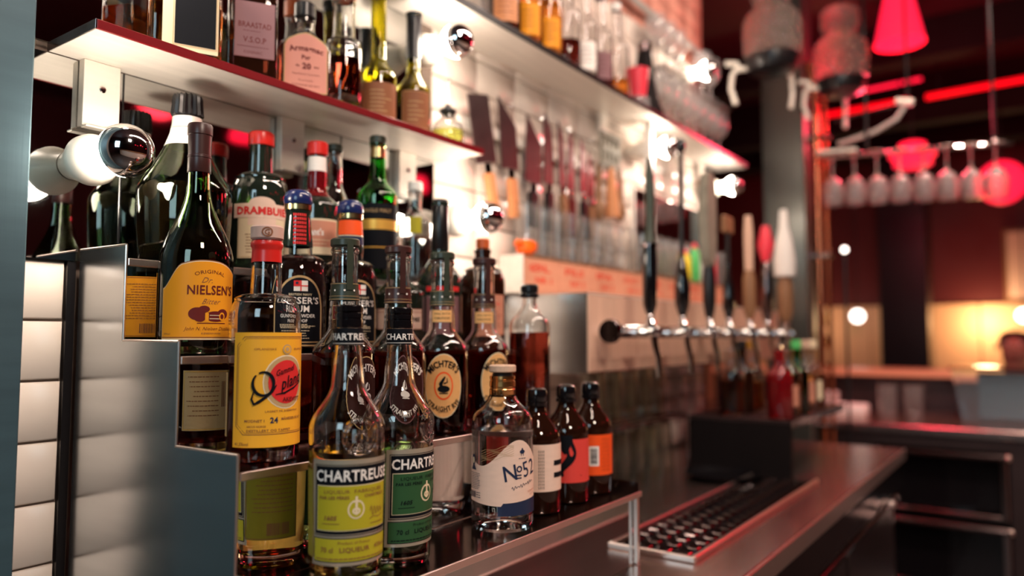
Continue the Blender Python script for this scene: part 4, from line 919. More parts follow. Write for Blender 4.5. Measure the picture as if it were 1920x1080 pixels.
def handle(i, par):
    z0 = 0.040; y = -0.030
    if i == 0:
        put('handle_grip', lt([(0, z0), (0.010, z0), (0.0155, z0 + 0.02), (0.0165, z0 + 0.08), (0.0175, z0 + 0.12), (0.0150, z0 + 0.150), (0, z0 + 0.150)], 24), 'black_gloss', par, loc=(0, y, 0))
        put('handle_blade', tb([(0, y, z0 + 0.15), (0.004, y, z0 + 0.19), (0.008, y, z0 + 0.25), (0.006, y, z0 + 0.31), (0.002, y, z0 + 0.35)], [0.0145, 0.010, 0.011, 0.010, 0.003], 14), 'capsule_dkgreen', par)
        put('handle_ring', lt([(0.0152, z0 + 0.146), (0.0178, z0 + 0.147), (0.0178, z0 + 0.155), (0.0152, z0 + 0.156)], 24, closed=True), 'chrome_dark', par, loc=(0, y, 0))
    elif i == 1:
        put('handle_grip', lt([(0, z0), (0.010, z0), (0.018, z0 + 0.03), (0.019, z0 + 0.07), (0.012, z0 + 0.115), (0.007, z0 + 0.14), (0, z0 + 0.14)], 24), 'black_gloss', par, loc=(0, y, 0))
        put('handle_rod', tb([(0, y, z0 + 0.13), (0.003, y, z0 + 0.25), (0.004, y, z0 + 0.40)], [0.006, 0.0055, 0.005], 12), 'black', par)
        put('handle_knob', lt([(0, 0), (0.008, 0.002), (0.012, 0.012), (0.012, 0.024), (0.007, 0.034), (0, 0.036)], 20), 'black_gloss', par, loc=(0.004, y, z0 + 0.398))
    elif i == 2:
        put('handle_grip', lt([(0, z0), (0.011, z0), (0.017, z0 + 0.04), (0.017, z0 + 0.10), (0.013, z0 + 0.14), (0, z0 + 0.14)], 20), 'black', par, loc=(0, y, 0))
        bm = bmesh.new(); P = [(-0.030, z0 + 0.15), (-0.012, z0 + 0.128), (0.018, z0 + 0.128), (0.030, z0 + 0.19), (0.036, z0 + 0.32), (0.030, z0 + 0.365), (0.008, z0 + 0.385), (-0.018, z0 + 0.375), (-0.034, z0 + 0.345), (-0.036, z0 + 0.25)]
        prism(bm, P, y - 0.012, y + 0.012, 'y'); bmesh.ops.bevel(bm, geom=bm.edges[:], offset=0.004, segments=2, affect='EDGES'); put('handle_paddle', bm, 'stone_grey', par)
    elif i == 3:
        put('handle_grip', lt([(0, z0), (0.009, z0), (0.017, z0 + 0.03), (0.016, z0 + 0.08), (0.008, z0 + 0.12), (0.006, z0 + 0.15), (0, z0 + 0.15)], 20), 'black_gloss', par, loc=(0, y, 0))
        put('handle_rod', tb([(0, y, z0 + 0.14), (0, y, z0 + 0.24)], 0.006, 10), 'black', par)
        bm = bx(-0.036, y - 0.007, z0 + 0.235, 0.036, y + 0.007, z0 + 0.285, 0.005); put('handle_flag', bm, 'wood_brown', par)
    elif i == 4:
        put('handle_grip', lt([(0, z0), (0.010, z0), (0.019, z0 + 0.03), (0.019, z0 + 0.12), (0.012, z0 + 0.15), (0, z0 + 0.15)], 20), 'wood_brown', par, loc=(0, y, 0))
        put('handle_top', tb([(0, y, z0 + 0.145), (0, y, z0 + 0.26), (0, y, z0 + 0.31)], [0.013, 0.014, 0.010], 14), 'wood_panel', par)
    elif i == 5:
        put('handle_grip', lt([(0, z0), (0.010, z0), (0.018, z0 + 0.03), (0.018, z0 + 0.14), (0.010, z0 + 0.19), (0, z0 + 0.19)], 20), 'chrome_dark', par, loc=(0, y, 0))
        put('handle_top', tb([(0, y, z0 + 0.185), (0, y, z0 + 0.24), (0, y, z0 + 0.30)], [0.012, 0.026, 0.012], 14), 'plastic_red', par)
    else:
        put('handle_grip', lt([(0, z0), (0.014, z0), (0.024, z0 + 0.03), (0.024, z0 + 0.12), (0.018, z0 + 0.15), (0, z0 + 0.15)], 20), 'wood_brown', par, loc=(0, y, 0))
        put('handle_top', lt([(0, z0 + 0.15), (0.034, z0 + 0.155), (0.036, z0 + 0.21), (0.028, z0 + 0.27), (0.016, z0 + 0.32), (0.012, z0 + 0.38), (0, z0 + 0.385)], 20), 'white', par, loc=(0, y, 0))
taps = [tap0] + [dup(tap0) for _ in tapx[1:]]
for i, (xx, t) in enumerate(zip(tapx, taps)):
    t.location = (xx, 0.7345, 0.012); t['label'] = tlab[i]; t['group'] = 'beer taps on the rail'; handle(i, t)

# ------------------------------------------------------------ glasses on the ledge
def tumbler(name, r0, r1, h, m='glass_pint', wt=0.002, seg=20):
    t = thing(name, 'glass', 'glass')
    P = [(0, 0), (r0 - 0.002, 0), (r0, 0.002), ((r0 + r1) / 2, h * 0.5), (r1, h), (r1 - wt, h), ((r0 + r1) / 2 - wt, h * 0.5), (r0 - wt, 0.008), (0, 0.008)]
    put('glass_shell', lt(P, seg), m, t); return t
g0 = tumbler('highball_glass', 0.027, 0.031, 0.125, 'glass_ledge')
cnt = 0
for row, yy in enumerate((0.985, 0.9795)):
    pass
nn = 20
for k in range(nn):
    x = 1.452 + k * 0.069
    if 2.00 < x < 2.055: continue
    o = g0 if cnt == 0 else dup(g0)
    o.location = (x, 0.982, 0.1882); o['group'] = 'tall glasses on the ledge'
    o['label'] = ORD[cnt] + ' tall clear glass from the left on the ledge above the taps'; cnt += 1
def coupe():
    t = thing('wine_glass', 'w', 'wine glass')
    P = [(0, 0), (0.030, 0), (0.031, 0.0015), (0.012, 0.004), (0.004, 0.010), (0.0035, 0.07), (0.006, 0.078), (0.020, 0.088), (0.032, 0.105), (0.0365, 0.130), (0.0345, 0.155), (0.031, 0.175), (0.0298, 0.175), (0.0333, 0.155), (0.0353, 0.130), (0.0310, 0.106), (0.018, 0.090), (0, 0.084)]
    put('glass_shell', lt(P, 20), 'glass_frost', t); return t
w0 = coupe()
k = 0
for i in range(8):
    for j in range(1):
        x = 2.13 + i * 0.079; y = 0.955
        o = w0 if k == 0 else dup(w0)
        o.location = (x, y, S2 + 0.0003); o['group'] = 'wine glasses at the end of the upper shelf'
        o['label'] = ORD[k] + ' clear wine glass from the left standing on the upper shelf'; k += 1
# a second tier of the crowd, upside down on a thin tray
tr2 = thing('glass_tray', 'thin clear tray carrying a second layer of wine glasses on the upper shelf', 'tray', (2.40, 0.955, S2 + 0.1762))
put('tray_sheet', bx(-0.31, -0.05, 0, 0.28, 0.05, 0.003, 0.001), 'glass_frost', tr2, False)
for i in (0, 1, 2, 5, 6):
    o = dup(w0); o.location = (2.13 + i * 0.079, 0.955, S2 + 0.1796); o['group'] = 'wine glasses in the second layer'
    o['label'] = ORD[i if i < 3 else i - 2] + ' wine glass from the left in the top layer above the shelf'

# ------------------------------------------------------------ bottles on the upper shelf
up = [(1.310, 0.037, 'liq_amber', 0.15, 'glass_brown', 'amber bottle on the upper shelf, leftmost in view', 'wood_orange'),
      (1.400, 0.037, 'liq_amber', 0.16, 'glass', 'orange-amber bottle on the upper shelf, second from left', 'p_orange'),
      (1.490, 0.036, 'liq_amber', 0.15, 'glass', 'amber bottle with orange label on the upper shelf beside the clear ones', 'p_orange'),
      (1.580, 0.034, 'liq_rye', 0.085, 'glass', 'clear bottle with brown liquid on the upper shelf', None),
      (1.668, 0.034, 'liq_clear', 0.09, 'glass', 'clear bottle with pale label on the upper shelf', 'p_white'),
      (1.755, 0.034, 'liq_rye', 0.07, 'glass', 'clear bottle with mauve label on the upper shelf', 'p_mauve'),
      (1.845, 0.036, 'liq_amber', 0.06, 'glass', 'clear bottle of amber spirit left of the red cup', None)]
for i, (x, r, lq, fl_, gm, lb, lm) in enumerate(up):
    pr = profile(r, 0.150, 0.190, 0.0145, 0.265, 0.0135, 's')
    t = bottle('spirit_bottle', lb, (x, 0.948, S2), pr, gm, lq, fl_, 0.0026, 0.010, seg=24, group='bottles on the upper shelf')
    put('cap', lt(cyl(0.0155, 0.262, 0.285), 20), 'black' if i % 2 else 'white', t)
    if lm:
        L = Label(r + 0.0004, toward_cam(x, 0.948, 5)); L.rect(-0.028, 0.03, 0.030, 0.105, lm, 0).lines(-0.02, 0.02, 0.05, 0.085, 4, 'p_maroon', 1, 0.002); L.done(t)
t = thing('red_glass', 'bright red tapered glass among the bottles on the upper shelf', 'glass', (1.940, 0.925, S2 + 0.0325))
put('glass_shell', lt([(0, 0), (0.020, 0), (0.023, 0.02), (0.0315, 0.085), (0.030, 0.085), (0.0215, 0.02), (0.019, 0.004), (0, 0.004)], 24), 'plastic_red', t)
tagp(put('upturned_glass', lt([(0, 0.032), (0.030, 0.032), (0.034, 0.0), (0.032, 0.0), (0.028, 0.029), (0, 0.029)], 24), 'glass_frost', None, True, (1.940, 0.925, S2 + 0.0003)), 'upturned frosted bowl under the bright red glass', 'bowl')
t = thing('black_bottle', 'large black flared bottle on the upper shelf, right of the red glass', 'bottle', (2.040, 0.952, S2), 0, 'bottles on the upper shelf')
put('glass_body', lt([(0, 0), (0.050, 0), (0.055, 0.004), (0.054, 0.02), (0.040, 0.060), (0.030, 0.120), (0.024, 0.180), (0.020, 0.205), (0, 0.205)], 28), 'black_dull', t)
put('cap', lt(cyl(0.022, 0.2055, 0.235, 0.003), 20), 'chrome_dark', t)

# ------------------------------------------------------------ knives and tools on the wall
kr = thing('knife_rail', 'slim steel rail holding the kitchen knives on the tiled wall', 'rail', (1.22, 1.016, 0.465))
put('rail_bar', bx(0, -0.012, -0.012, 0.70, 0.0, 0.012, 0.002), 'steel_shelf', kr, False)
def knife(x, z, tilt, bw, bl, hw, hl, shape, hm, lab, name='kitchen_knife', bolster='chrome', y=1.000):
    """origin at the heel of the blade: the blade points up, the handle hangs down"""
    t = thing(name, lab, 'knife', (x, y, z), 0, 'knives on the wall rail'); t.rotation_euler = (0, tilt, 0)
    if shape == 'cleaver': P = [(-bw / 2, 0), (bw / 2, 0), (bw / 2, bl), (-bw / 2, bl)]
    elif shape == 'point': P = [(-bw / 2, 0), (bw / 2, 0), (bw / 2 * 0.95, bl * 0.45), (bw / 2 * 0.5, bl * 0.8), (-bw * 0.42, bl), (-bw / 2, bl * 0.9)]
    else: P = [(-bw / 2, 0), (bw / 2, 0), (bw / 2, bl * 0.62), (-bw / 2, bl)]
    bm = bmesh.new(); prism(bm, P, -0.0015, 0.0012, 'y'); put('blade', bm, 'blade', t, False)
    put('bolster', bx(-hw * 0.5, -0.005, -0.024, hw * 0.5, 0.003, 0.001, 0.002), bolster, t, False)
    P = [(-hw / 2, -0.024), (hw / 2, -0.024), (hw / 2 * 1.1, -0.024 - hl * 0.5), (hw * 0.62, -0.024 - hl), (-hw * 0.45, -0.024 - hl), (-hw * 0.4, -0.024 - hl * 0.5)]
    bm = bmesh.new(); prism(bm, P, -0.010, 0.005, 'y'); put('handle', bm, hm, t, False)
knife(1.300, 0.385, -0.22, 0.075, 0.150, 0.024, 0.085, 'cleaver', 'wood_orange', 'broad dark cleaver with orange wooden handle, first on the knife rail', 'cleaver', y=0.990)
knife(1.405, 0.392, -0.10, 0.066, 0.165, 0.026, 0.090, 'slant', 'wood_orange', 'wide slanted blade with orange-brown handle, second on the knife rail', 'cleaver')
knife(1.490, 0.372, 0.05, 0.068, 0.165, 0.026, 0.085, 'slant', 'black', 'broad black slanted blade, third on the knife rail', 'cleaver', y=0.994)
knife(1.570, 0.385, 0.02, 0.044, 0.18, 0.024, 0.10, 'point', 'black', 'tall pointed black chef knife, fourth on the knife rail')
knife(1.628, 0.390, -0.05, 0.028, 0.165, 0.022, 0.11, 'point', 'wood_brown', 'slim pointed knife, fifth on the knife rail', y=0.994)
knife(1.680, 0.385, 0.03, 0.032, 0.160, 0.022, 0.10, 'point', 'p_maroon', 'slim knife with dark red handle, sixth on the knife rail')
knife(1.735, 0.385, 0.00, 0.030, 0.150, 0.022, 0.10, 'point', 'black', 'slim black knife beside the masher, seventh on the rail', y=0.994)
knife(1.785, 0.380, 0.04, 0.034, 0.130, 0.024, 0.09, 'point', 'wood_brown', 'short knife with brown handle, last on the rail')
mt_ = thing('slotted_masher', 'slotted grey metal masher hanging with a long brown wooden handle', 'kitchen tool', (1.880, 0.985, 0.475))
bm = bmesh.new()
for k in range(5): box(bm, -0.060 + k * 0.025, -0.005, 0.022, -0.048 + k * 0.025, 0.004, 0.086, 0.002)
for z in (0.006, 0.048, 0.088): box(bm, -0.062, -0.006, z, 0.055, 0.005, z + 0.014, 0.002)
put('head', bm, 'stone_grey', mt_, False)
put('handle', tb([(0, 0, 0.012), (0.002, 0, -0.04), (0.006, 0, -0.085), (0.008, 0, -0.135)], [0.006, 0.014, 0.018, 0.022], 14), 'wood_orange', mt_)
for x, z, lb in ((1.835, 0.385, 'wooden spoon handle left of the masher handle'), (1.965, 0.40, 'brown wooden spoon right of the masher handle')):
    t = thing('wooden_spoon', lb, 'kitchen tool', (x, 1.0, z), 0, 'wooden spoons by the masher')
    put('handle', tb([(0, 0, 0.10), (0, 0, 0)], [0.007, 0.009], 12), 'wood_brown', t)
    put('spoon_head', tb([(0, 0, 0.0), (0, 0, -0.015), (0, 0, -0.04), (0, 0, -0.06)], [0.009, 0.017, 0.017, 0.006], 14), 'wood_brown', t)
t = thing('lemon_squeezer', 'small bright orange plastic squeezer at the left end of the ledge', 'squeezer', (1.425, 0.968, 0.1885))
put('bowl', lt([(0, 0), (0.012, 0), (0.024, 0.010), (0.026, 0.026), (0.018, 0.034), (0, 0.036)], 24), 'plastic_orange', t)
put('spout', tb([(-0.015, 0, 0.022), (-0.036, 0, 0.028), (-0.048, 0, 0.022)], [0.010, 0.007, 0.003], 12), 'plastic_orange', t)

# small colourful bottles standing on the ledge behind the taps
for x, m, cm, h, lb in ((2.33, 'plastic_yellow', 'plastic_red', 0.10, 'small yellow squeeze bottle with red cap behind the tap handles'),
                        (2.41, 'plastic_green', 'plastic_red', 0.13, 'green squeeze bottle behind the fourth tap handle'),
                        (2.49, 'p_white', 'plastic_green', 0.12, 'white squeeze bottle with green cap behind the taps'),
                        (2.57, 'plastic_red', 'black', 0.15, 'red squeeze bottle behind the far taps')):
    t = thing('squeeze_bottle', lb, 'bottle', (x, 0.962, 0.1882), 0, 'squeeze bottles behind the taps')
    # stands just in front of the tall glasses
    t.location.y = 0.9485 + 0.001
    put('bottle_body', lt([(0, 0), (0.016, 0), (0.018, 0.003), (0.018, h * 0.7), (0.013, h * 0.8), (0.009, h * 0.85), (0, h * 0.85)], 18), m, t)
    put('cap', lt([(0, h * 0.852), (0.010, h * 0.852), (0.010, h * 0.93), (0.003, h), (0, h)], 16), cm, t)

# ------------------------------------------------------------ counter with sink side, drainer, tray
CT = -0.37
ct = thing('bar_counter', 'long polished steel back counter running below the bottles and taps', 'counter', (0.463, 0.39, CT))
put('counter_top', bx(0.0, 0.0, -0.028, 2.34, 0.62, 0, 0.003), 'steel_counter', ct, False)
put('front_lip', bx(0.0, -0.0065, -0.036, 2.34, -0.0002, 0.0015, 0.002), 'edge_steel', ct, False)
put('front_band', bx(0.0, 0.004, -0.115, 2.335, 0.010, -0.0285), 'steel_dark', ct, False)
put('cabinet_body', bx(0.0, 0.05, -0.90, 2.33, 0.60, -0.030), 'panel_dark', ct, False)
for k, x in enumerate((0.15, 0.88, 1.61)):
    d = put('cabinet_door', bx(x + 0.004, 0.030, -0.86, x + 0.696, 0.0495, -0.125, 0.003), 'panel_dark', ct, False)
    put('handle', tb([(x + 0.05, 0.012, -0.145), (x + 0.65, 0.012, -0.145)], 0.006, 10), 'chrome_dark', d)
put('handle_rail', tb([(0.05, 0.0, -0.128), (2.05, 0.0, -0.128)], 0.0055, 10), 'chrome_dark', ct)
put('rail_knob', lt([(0, 0), (0.010, 0.002), (0.012, 0.012), (0.008, 0.02), (0, 0.022)], 16), 'edge_steel', ct, loc=(2.05, -0.004, -0.139))
# drainer (aligned with the counter)
dr = thing('drip_drainer', 'black perforated drip tray with steel side rails let into the counter', 'drip tray', (1.20, 0.485, CT + 0.0004))
put('tray_base', bx(0, 0, 0, 0.82, 0.150, 0.003, 0.001), 'black_gloss', dr, False)
put('side_rail', bx(-0.006, -0.009, 0, 0.82, -0.0005, 0.011, 0.002), 'edge_steel', dr, False)
put('side_rail', bx(-0.006, 0.1505, 0, 0.82, 0.159, 0.011, 0.002), 'edge_steel', dr, False)
put('end_rail', bx(-0.012, -0.009, 0, -0.0065, 0.159, 0.011, 0.002), 'edge_steel', dr, False)
s0 = None
for r_ in range(4):
    for k in range(20):
        L_ = (0.008 + k * 0.040, 0.010 + r_ * 0.036, 0.003)
        if s0 is None: s0 = put('slat', bx(0, 0, 0, 0.020, 0.020, 0.0045, 0.0016), 'chrome_dark', dr, False, L_)
        else: dup(s0, dr, L_)
ty = thing('round_tray', 'round black tray lying on the counter past the drip tray', 'tray', (2.02, 0.60, CT + 0.0006))
put('tray_dish', lt([(0, 0), (0.080, 0), (0.096, 0.014), (0.098, 0.014), (0.083, 0.0), (0.086, 0.001), (0.100, 0.016), (0.094, 0.017), (0.078, 0.004), (0, 0.004)][:3] + [(0.099, 0.015), (0.094, 0.016), (0.078, 0.004), (0, 0.004)], 36), 'black_gloss', ty)
ty.location = (1.955, 0.555, CT + 0.0115 + 0.0003); ty.location = (2.11, 0.53, CT + 0.0004)

# upturned pint glasses under the tap box
pg = thing('pint_glass', 'p', 'glass')
put('glass_shell', lt([(0, 0.140), (0.027, 0.140), (0.029, 0.138), (0.038, 0.0), (0.0365, 0.0), (0.0275, 0.132), (0, 0.132)], 22), 'glass_pint', pg)
k = 0
for r_, yy in enumerate((0.868, 0.950)):
    for i in range(5 if r_ == 0 else 6):
        o = pg if k == 0 else dup(pg); k += 1
        o.location = (1.60 + i * 0.083 + r_ * 0.04, yy, CT + 0.0003); o['group'] = 'upturned pint glasses on the counter'
        o['label'] = ORD[i] + (' upturned pint glass from the left in the front row under the taps' if r_ == 0 else ' upturned pint glass from the left in the back row under the taps')
# second layer on a wire shelf
ws = thing('glass_rack', 'low steel rack over the pint glasses carrying a second layer', 'rack', (1.55, 0.905, CT + 0.152))
for yy in (-0.075, -0.03, 0.015, 0.06): put('wire', tb([(0, yy, 0), (0.46, yy, 0)], 0.003, 8), 'chrome_dark', ws)
for xx in (0.002, 0.458):
    for yy in (-0.085, 0.085): put('leg', tb([(xx, yy, -0.1518), (xx, yy, 0.0)], 0.004, 8), 'chrome_dark', ws)
    put('cross_bar', tb([(xx, -0.085, 0), (xx, 0.085, 0)], 0.004, 8), 'chrome_dark', ws)
for i in range(5):
    o = dup(pg); o.location = (1.60 + i * 0.087, 0.895, CT + 0.152 + 0.0033); o['group'] = 'pint glasses on the low rack'; o['label'] = ORD[i] + ' upturned pint glass from the left on the low rack under the taps'

# speed rack: dark panel, shelf and the bottles standing on it
sr = thing('speed_rack', 'black box-shaped bottle rack standing on the counter past the taps', 'rack', (2.03, 0.545, CT + 0.0003))
put('end_panel', bx(0, 0, 0, 0.02, 0.28, 0.138, 0.002), 'black_dull', sr, False)
put('rack_shelf', bx(0, 0, 0.139, 0.62, 0.28, 0.150, 0.002), 'panel_dark', sr, False)
put('rack_back', bx(0.021, 0.262, 0, 0.62, 0.28, 0.138), 'black_dull', sr, False)
put('front_lip', bx(0, -0.006, 0.130, 0.62, -0.0002, 0.152, 0.001), 'steel_dark', sr, False)
ty.location = (1.94, 0.70, CT + 0.0004)
ZR = CT + 0.1507
rk = [(2.065, 0.580, 'liq_whisky', 0.10, 'glass_red', 'dark red syrup bottle at the front left of the speed rack', 'chrome'),
      (2.075, 0.715, 'liq_whisky', 0.10, 'glass', 'red syrup bottle behind the front one on the speed rack', 'chrome'),
      (2.150, 0.580, 'liq_amber', 0.10, 'glass', 'amber bottle with metal pourer on the speed rack', 'chrome'),
      (2.165, 0.715, 'liq_whisky', 0.12, 'glass_brown', 'brown bottle in the back row of the speed rack', 'black'),
      (2.235, 0.580, 'liq_dark', 0.12, 'glass_bright_green', 'green-necked dark bottle on the speed rack', 'plastic_green'),
      (2.260, 0.715, 'liq_amber', 0.09, 'glass', 'amber bottle at the back of the speed rack', 'p_yellow'),
      (2.330, 0.580, 'liq_clear', 0.10, 'glass', 'clear bottle with pale orange label at the right of the speed rack', 'cork'),
      (2.420, 0.580, 'liq_gold', 0.11, 'glass', 'clear bottle with cream cap, last on the speed rack', 'p_cream')]
for i, (x, y, lq, f_, gm, lb, cm) in enumerate(rk):
    pr = profile(0.034, 0.115, 0.145, 0.0135, 0.185, 0.0130, 's')
    t = bottle('syrup_bottle', lb, (x, y, ZR), pr, gm, lq, f_, 0.0024, 0.008, seg=22, group='bottles in the speed rack')
    if cm == 'chrome':
        put('pourer', tb([(0, 0, 0.18), (0, 0, 0.20), (-0.004, 0, 0.222), (-0.014, 0, 0.240)], [0.009, 0.006, 0.004, 0.003], 10), cm, t)
    else: put('cap', lt(cyl(0.015, 0.184, 0.210, 0.003), 18), cm, t)
    if i in (2, 6, 7):
        L = Label(0.0344, toward_cam(x, y)); L.rect(-0.026, 0.03, 0.028, 0.088, 'p_rust' if i != 7 else 'p_cream', 0).lines(-0.018, 0.02, 0.045, 0.075, 3, 'p_maroon', 1, 0.002); L.done(t)

# ------------------------------------------------------------ hanging jars with taps
def jar(x, y, z, s, lab, rz):
    t = thing('dispenser_jar', lab, 'drink dispenser', (x, y, z), rz, 'glass dispensers hung over the bar'); t.scale = (s, s, s)
    bm = lt([(0, 0.052), (0.082, 0.052), (0.088, 0.06), (0.090, 0.11), (0.090, 0.16), (0.082, 0.185), (0.060, 0.205), (0.052, 0.225), (0.064, 0.25), (0.064, 0.30), (0.045, 0.315), (0, 0.318)], 40)
    for v in bm.verts:
        if 0.055 < v.co.z < 0.31:
            k = 1 + 0.025 * math.sin(v.co.z * 420) * math.sin(math.atan2(v.co.y, v.co.x) * 20); v.co.x *= k; v.co.y *= k
    put('jar_glass', bm, 'hammered', t)
    put('base_cap', lt([(0, 0), (0.05, 0.0), (0.074, 0.01), (0.082, 0.03), (0.084, 0.051), (0, 0.0515)], 32), 'black', t)
    for k in (0, 1):
        a = -0.5 + k * 2.0; c, sn = math.cos(a), math.sin(a)
        f = put('faucet', tb([(0.070 * c, 0.07 * sn, 0.028), (0.115 * c, 0.115 * sn, 0.028), (0.125 * c, 0.125 * sn, 0.010), (0.135 * c, 0.13 * sn, -0.035), (0.120 * c, 0.115 * sn, -0.085)], [0.008, 0.009, 0.008, 0.007, 0.008], 12), 'ceramic', t)
        put('faucet_lever', tb([(0.100 * c, 0.10 * sn, 0.030), (0.112 * c, 0.11 * sn, 0.048), (0.150 * c, 0.145 * sn, 0.052)], [0.006, 0.008, 0.009], 10), 'ceramic', f)
    put('hanging_rod', tb([(0, 0, 0.316), (0, 0, (CEIL - z - 0.001) / s)], 0.006, 10), 'chrome_dark', t)
mat('hammered', (0.92, 0.80, 0.70), 0.05, 0, 0.93, 1.45, bump=((70, 70, 70), 1.0, 0.02))
jar(2.66, 0.745, 0.935, 1.12, 'frosted glass drink dispenser with black base hanging above the grey pillar', 0.3)
jar(3.12, 0.611, 0.955, 1.12, 'red-lit glass drink dispenser hanging right of the grey pillar', 0.6)
hs = thing('beverage_hose', 'pale curved hose hanging from a bar below the red-lit dispenser', 'hose', (3.28, 0.50, 0.80))
put('hose_tube', tb([(0, 0.16, 0.0), (0, 0.10, 0.012), (0, 0.02, 0.03), (0, -0.06, 0.07), (0, -0.10, 0.13)], 0.009, 12), 'rubber_grey', hs)
put('hose_clamp', tb([(0, -0.12, 0.125), (0, -0.06, 0.140)], 0.013, 12), 'ceramic', hs)
put('hose_bar', tb([(0, 0.17, 0.10), (0, -0.13, 0.135)], 0.006, 10), 'chrome_dark', hs)
put('hose_rod', tb([(0, -0.10, 0.13), (0, -0.10, CEIL - 0.801)], 0.005, 10), 'black', hs)

# ------------------------------------------------------------ hanging wine glass rack, red lamps, neon
rx, ry = Vector((3.20, 0.70, 0)), Vector((3.37, 0.10, 0)); rl = (ry - rx).length; rd = (ry - rx) / rl
rk_ = thing('stemware_rack', 'chrome hanging rack of upside-down wine glasses under red light', 'glass rack', (rx.x, rx.y, 0.735), math.atan2(rd.y, rd.x))
for yy in (-0.012, 0.012): put('rack_rod', tb([(-0.02, yy, 0.0), (rl + 0.04, yy, 0.0)], 0.004, 10), 'chrome', rk_)
put('rack_bar', bx(-0.03, -0.03, 0.012, 0.12, 0.03, 0.022, 0.002), 'ceramic', rk_, False)
for xx in (0.16, rl - 0.02):
    put('rack_hanger', tb([(xx, -0.014, 0.0), (xx, 0, 0.03), (xx, 0.014, 0.0)], 0.003, 8), 'chrome_dark', rk_)
    put('rack_post', tb([(xx, 0, 0.028), (xx, 0, CEIL - 0.736)], 0.006, 8), 'black', rk_)
hw_ = thing('hanging_wine_glass', 'h', 'wine glass')
P = [(0, 0.210), (0.034, 0.210), (0.035, 0.208), (0.012, 0.204), (0.0045, 0.196), (0.0040, 0.125), (0.010, 0.115), (0.030, 0.098), (0.040, 0.070), (0.041, 0.045), (0.036, 0.012), (0.033, 0), (0.0315, 0), (0.0345, 0.012), (0.0392, 0.045), (0.038, 0.069), (0.028, 0.095), (0, 0.108)]
put('glass_shell', lt(P, 24), 'glass_stem', hw_)
for i in range(8):
    o = hw_ if i == 0 else dup(hw_); q = rx + rd * (0.03 + i * 0.082)
    o.location = (q.x, q.y, 0.735 - 0.2035); o['group'] = 'wine glasses hanging in the rack'; o['label'] = ORD[i] + ' upside-down wine glass from the left in the red-lit hanging rack'
def pend(x, y, z, r0, r1, h, m, lab, name='pendant_lamp'):
    t = thing(name, lab, 'lamp', (x, y, z), 0)
    put('lamp_shade', lt([(r1, 0), (r0, h), (r0 - 0.004, h), (r1 - 0.004, 0)], 32, closed=True), m, t)
    put('lamp_cap', lt([(0, h + 0.0005), (r0, h + 0.0005), (r0 * 0.6, h + 0.03), (0.012, h + 0.04), (0, h + 0.04)], 24), 'black', t)
    put('cord', tb([(0, 0, h + 0.035), (0, 0, CEIL - z - 0.001)], 0.004, 8), 'black', t)
pend(3.71, 0.475, 1.325, 0.06, 0.105, 0.22, 'red_glow', 'glowing red tapered lampshade hanging at the top right')
t = thing('pendant_lamp', 'tiered pink-red lamp behind the hanging wine glasses', 'lamp', (4.75, 0.563, 0.965))
for k, (r, z) in enumerate(((0.07, 0.10), (0.12, 0.05), (0.10, 0.0))): put('lamp_tier', lt([(0, z), (r * 0.8, z), (r, z + 0.012), (r, z + 0.035), (r * 0.7, z + 0.045), (0, z + 0.045)], 28), 'red_glow', t)
put('cord', tb([(0, 0, 0.144), (0, 0, CEIL - 0.951)], 0.004, 8), 'black', t)
t = thing('round_red_lamp', 'round glowing red lamp at the right edge beyond the hanging glasses', 'lamp', (5.28, 0.16, 0.79))
put('lamp_globe', lt([(0, 0)] + [(0.13 * math.sin(a), 0.13 - 0.13 * math.cos(a)) for a in [PI * k / 14 for k in range(1, 14)]] + [(0, 0.26)], 28), 'red_glow', t)
put('cord', tb([(0, 0, 0.259), (0, 0, CEIL - 0.901)], 0.004, 8), 'black', t)
for i, (x, y, z, lb) in enumerate(((2.50, -1.55, 1.10, 'red drum lampshade over the guest side, seen in the mirror'), (3.35, -1.10, 0.90, 'red drum lampshade farther along the guest side, seen in the mirror'), (0.9, -1.7, 1.0, 'red drum lampshade near the left of the guest side, seen in the mirror'), (1.6, -2.6, 1.2, 'red drum lampshade near the rear wall, seen in the mirror'))):
    pend(x, y, z, 0.085, 0.10, 0.075, 'red_glow', lb, 'drum_lamp')
def neon(x, y0, z0, y1, z1, lab, m='neon_red', r=0.016):
    t = thing('light_tube', lab, 'light tube', (x, y0, z0))
    put('tube', tb([(0, 0, 0), (0, y1 - y0, z1 - z0)], r, 12), m, t)
    for q in (0.1, 0.9): put('tube_hanger', tb([(0, (y1 - y0) * q, (z1 - z0) * q + r), (0, (y1 - y0) * q, CEIL - z0 - 0.001)], 0.004, 8), 'black', t)
neon(4.6, 1.00, 1.305, 0.55, 1.315, 'red light tube running under the ceiling beams behind the dispensers')
neon(4.6, 0.47, 1.315, -0.15, 1.330, 'red light tube at the right, in line with the longer one')
neon(4.9, 0.92, 1.50, 0.52, 1.515, 'short dim red light tube higher under the ceiling', 'red_glow', 0.010)
for i, (x, z, lb) in enumerate(((4.3, 1.42, 'black ceiling beam nearest the red light tubes'), (5.2, 1.32, 'black ceiling beam behind the red light tubes'), (6.1, 1.36, 'black ceiling beam nearest the far wall'))):
    tagp(put('ceiling_beam', bx(-0.07, -3.3, 0, 0.07, 4.3, CEIL - z - 0.001, 0.004), 'black_dull', None, False, (x, 0, z)), lb, 'beam', 'black ceiling beams')

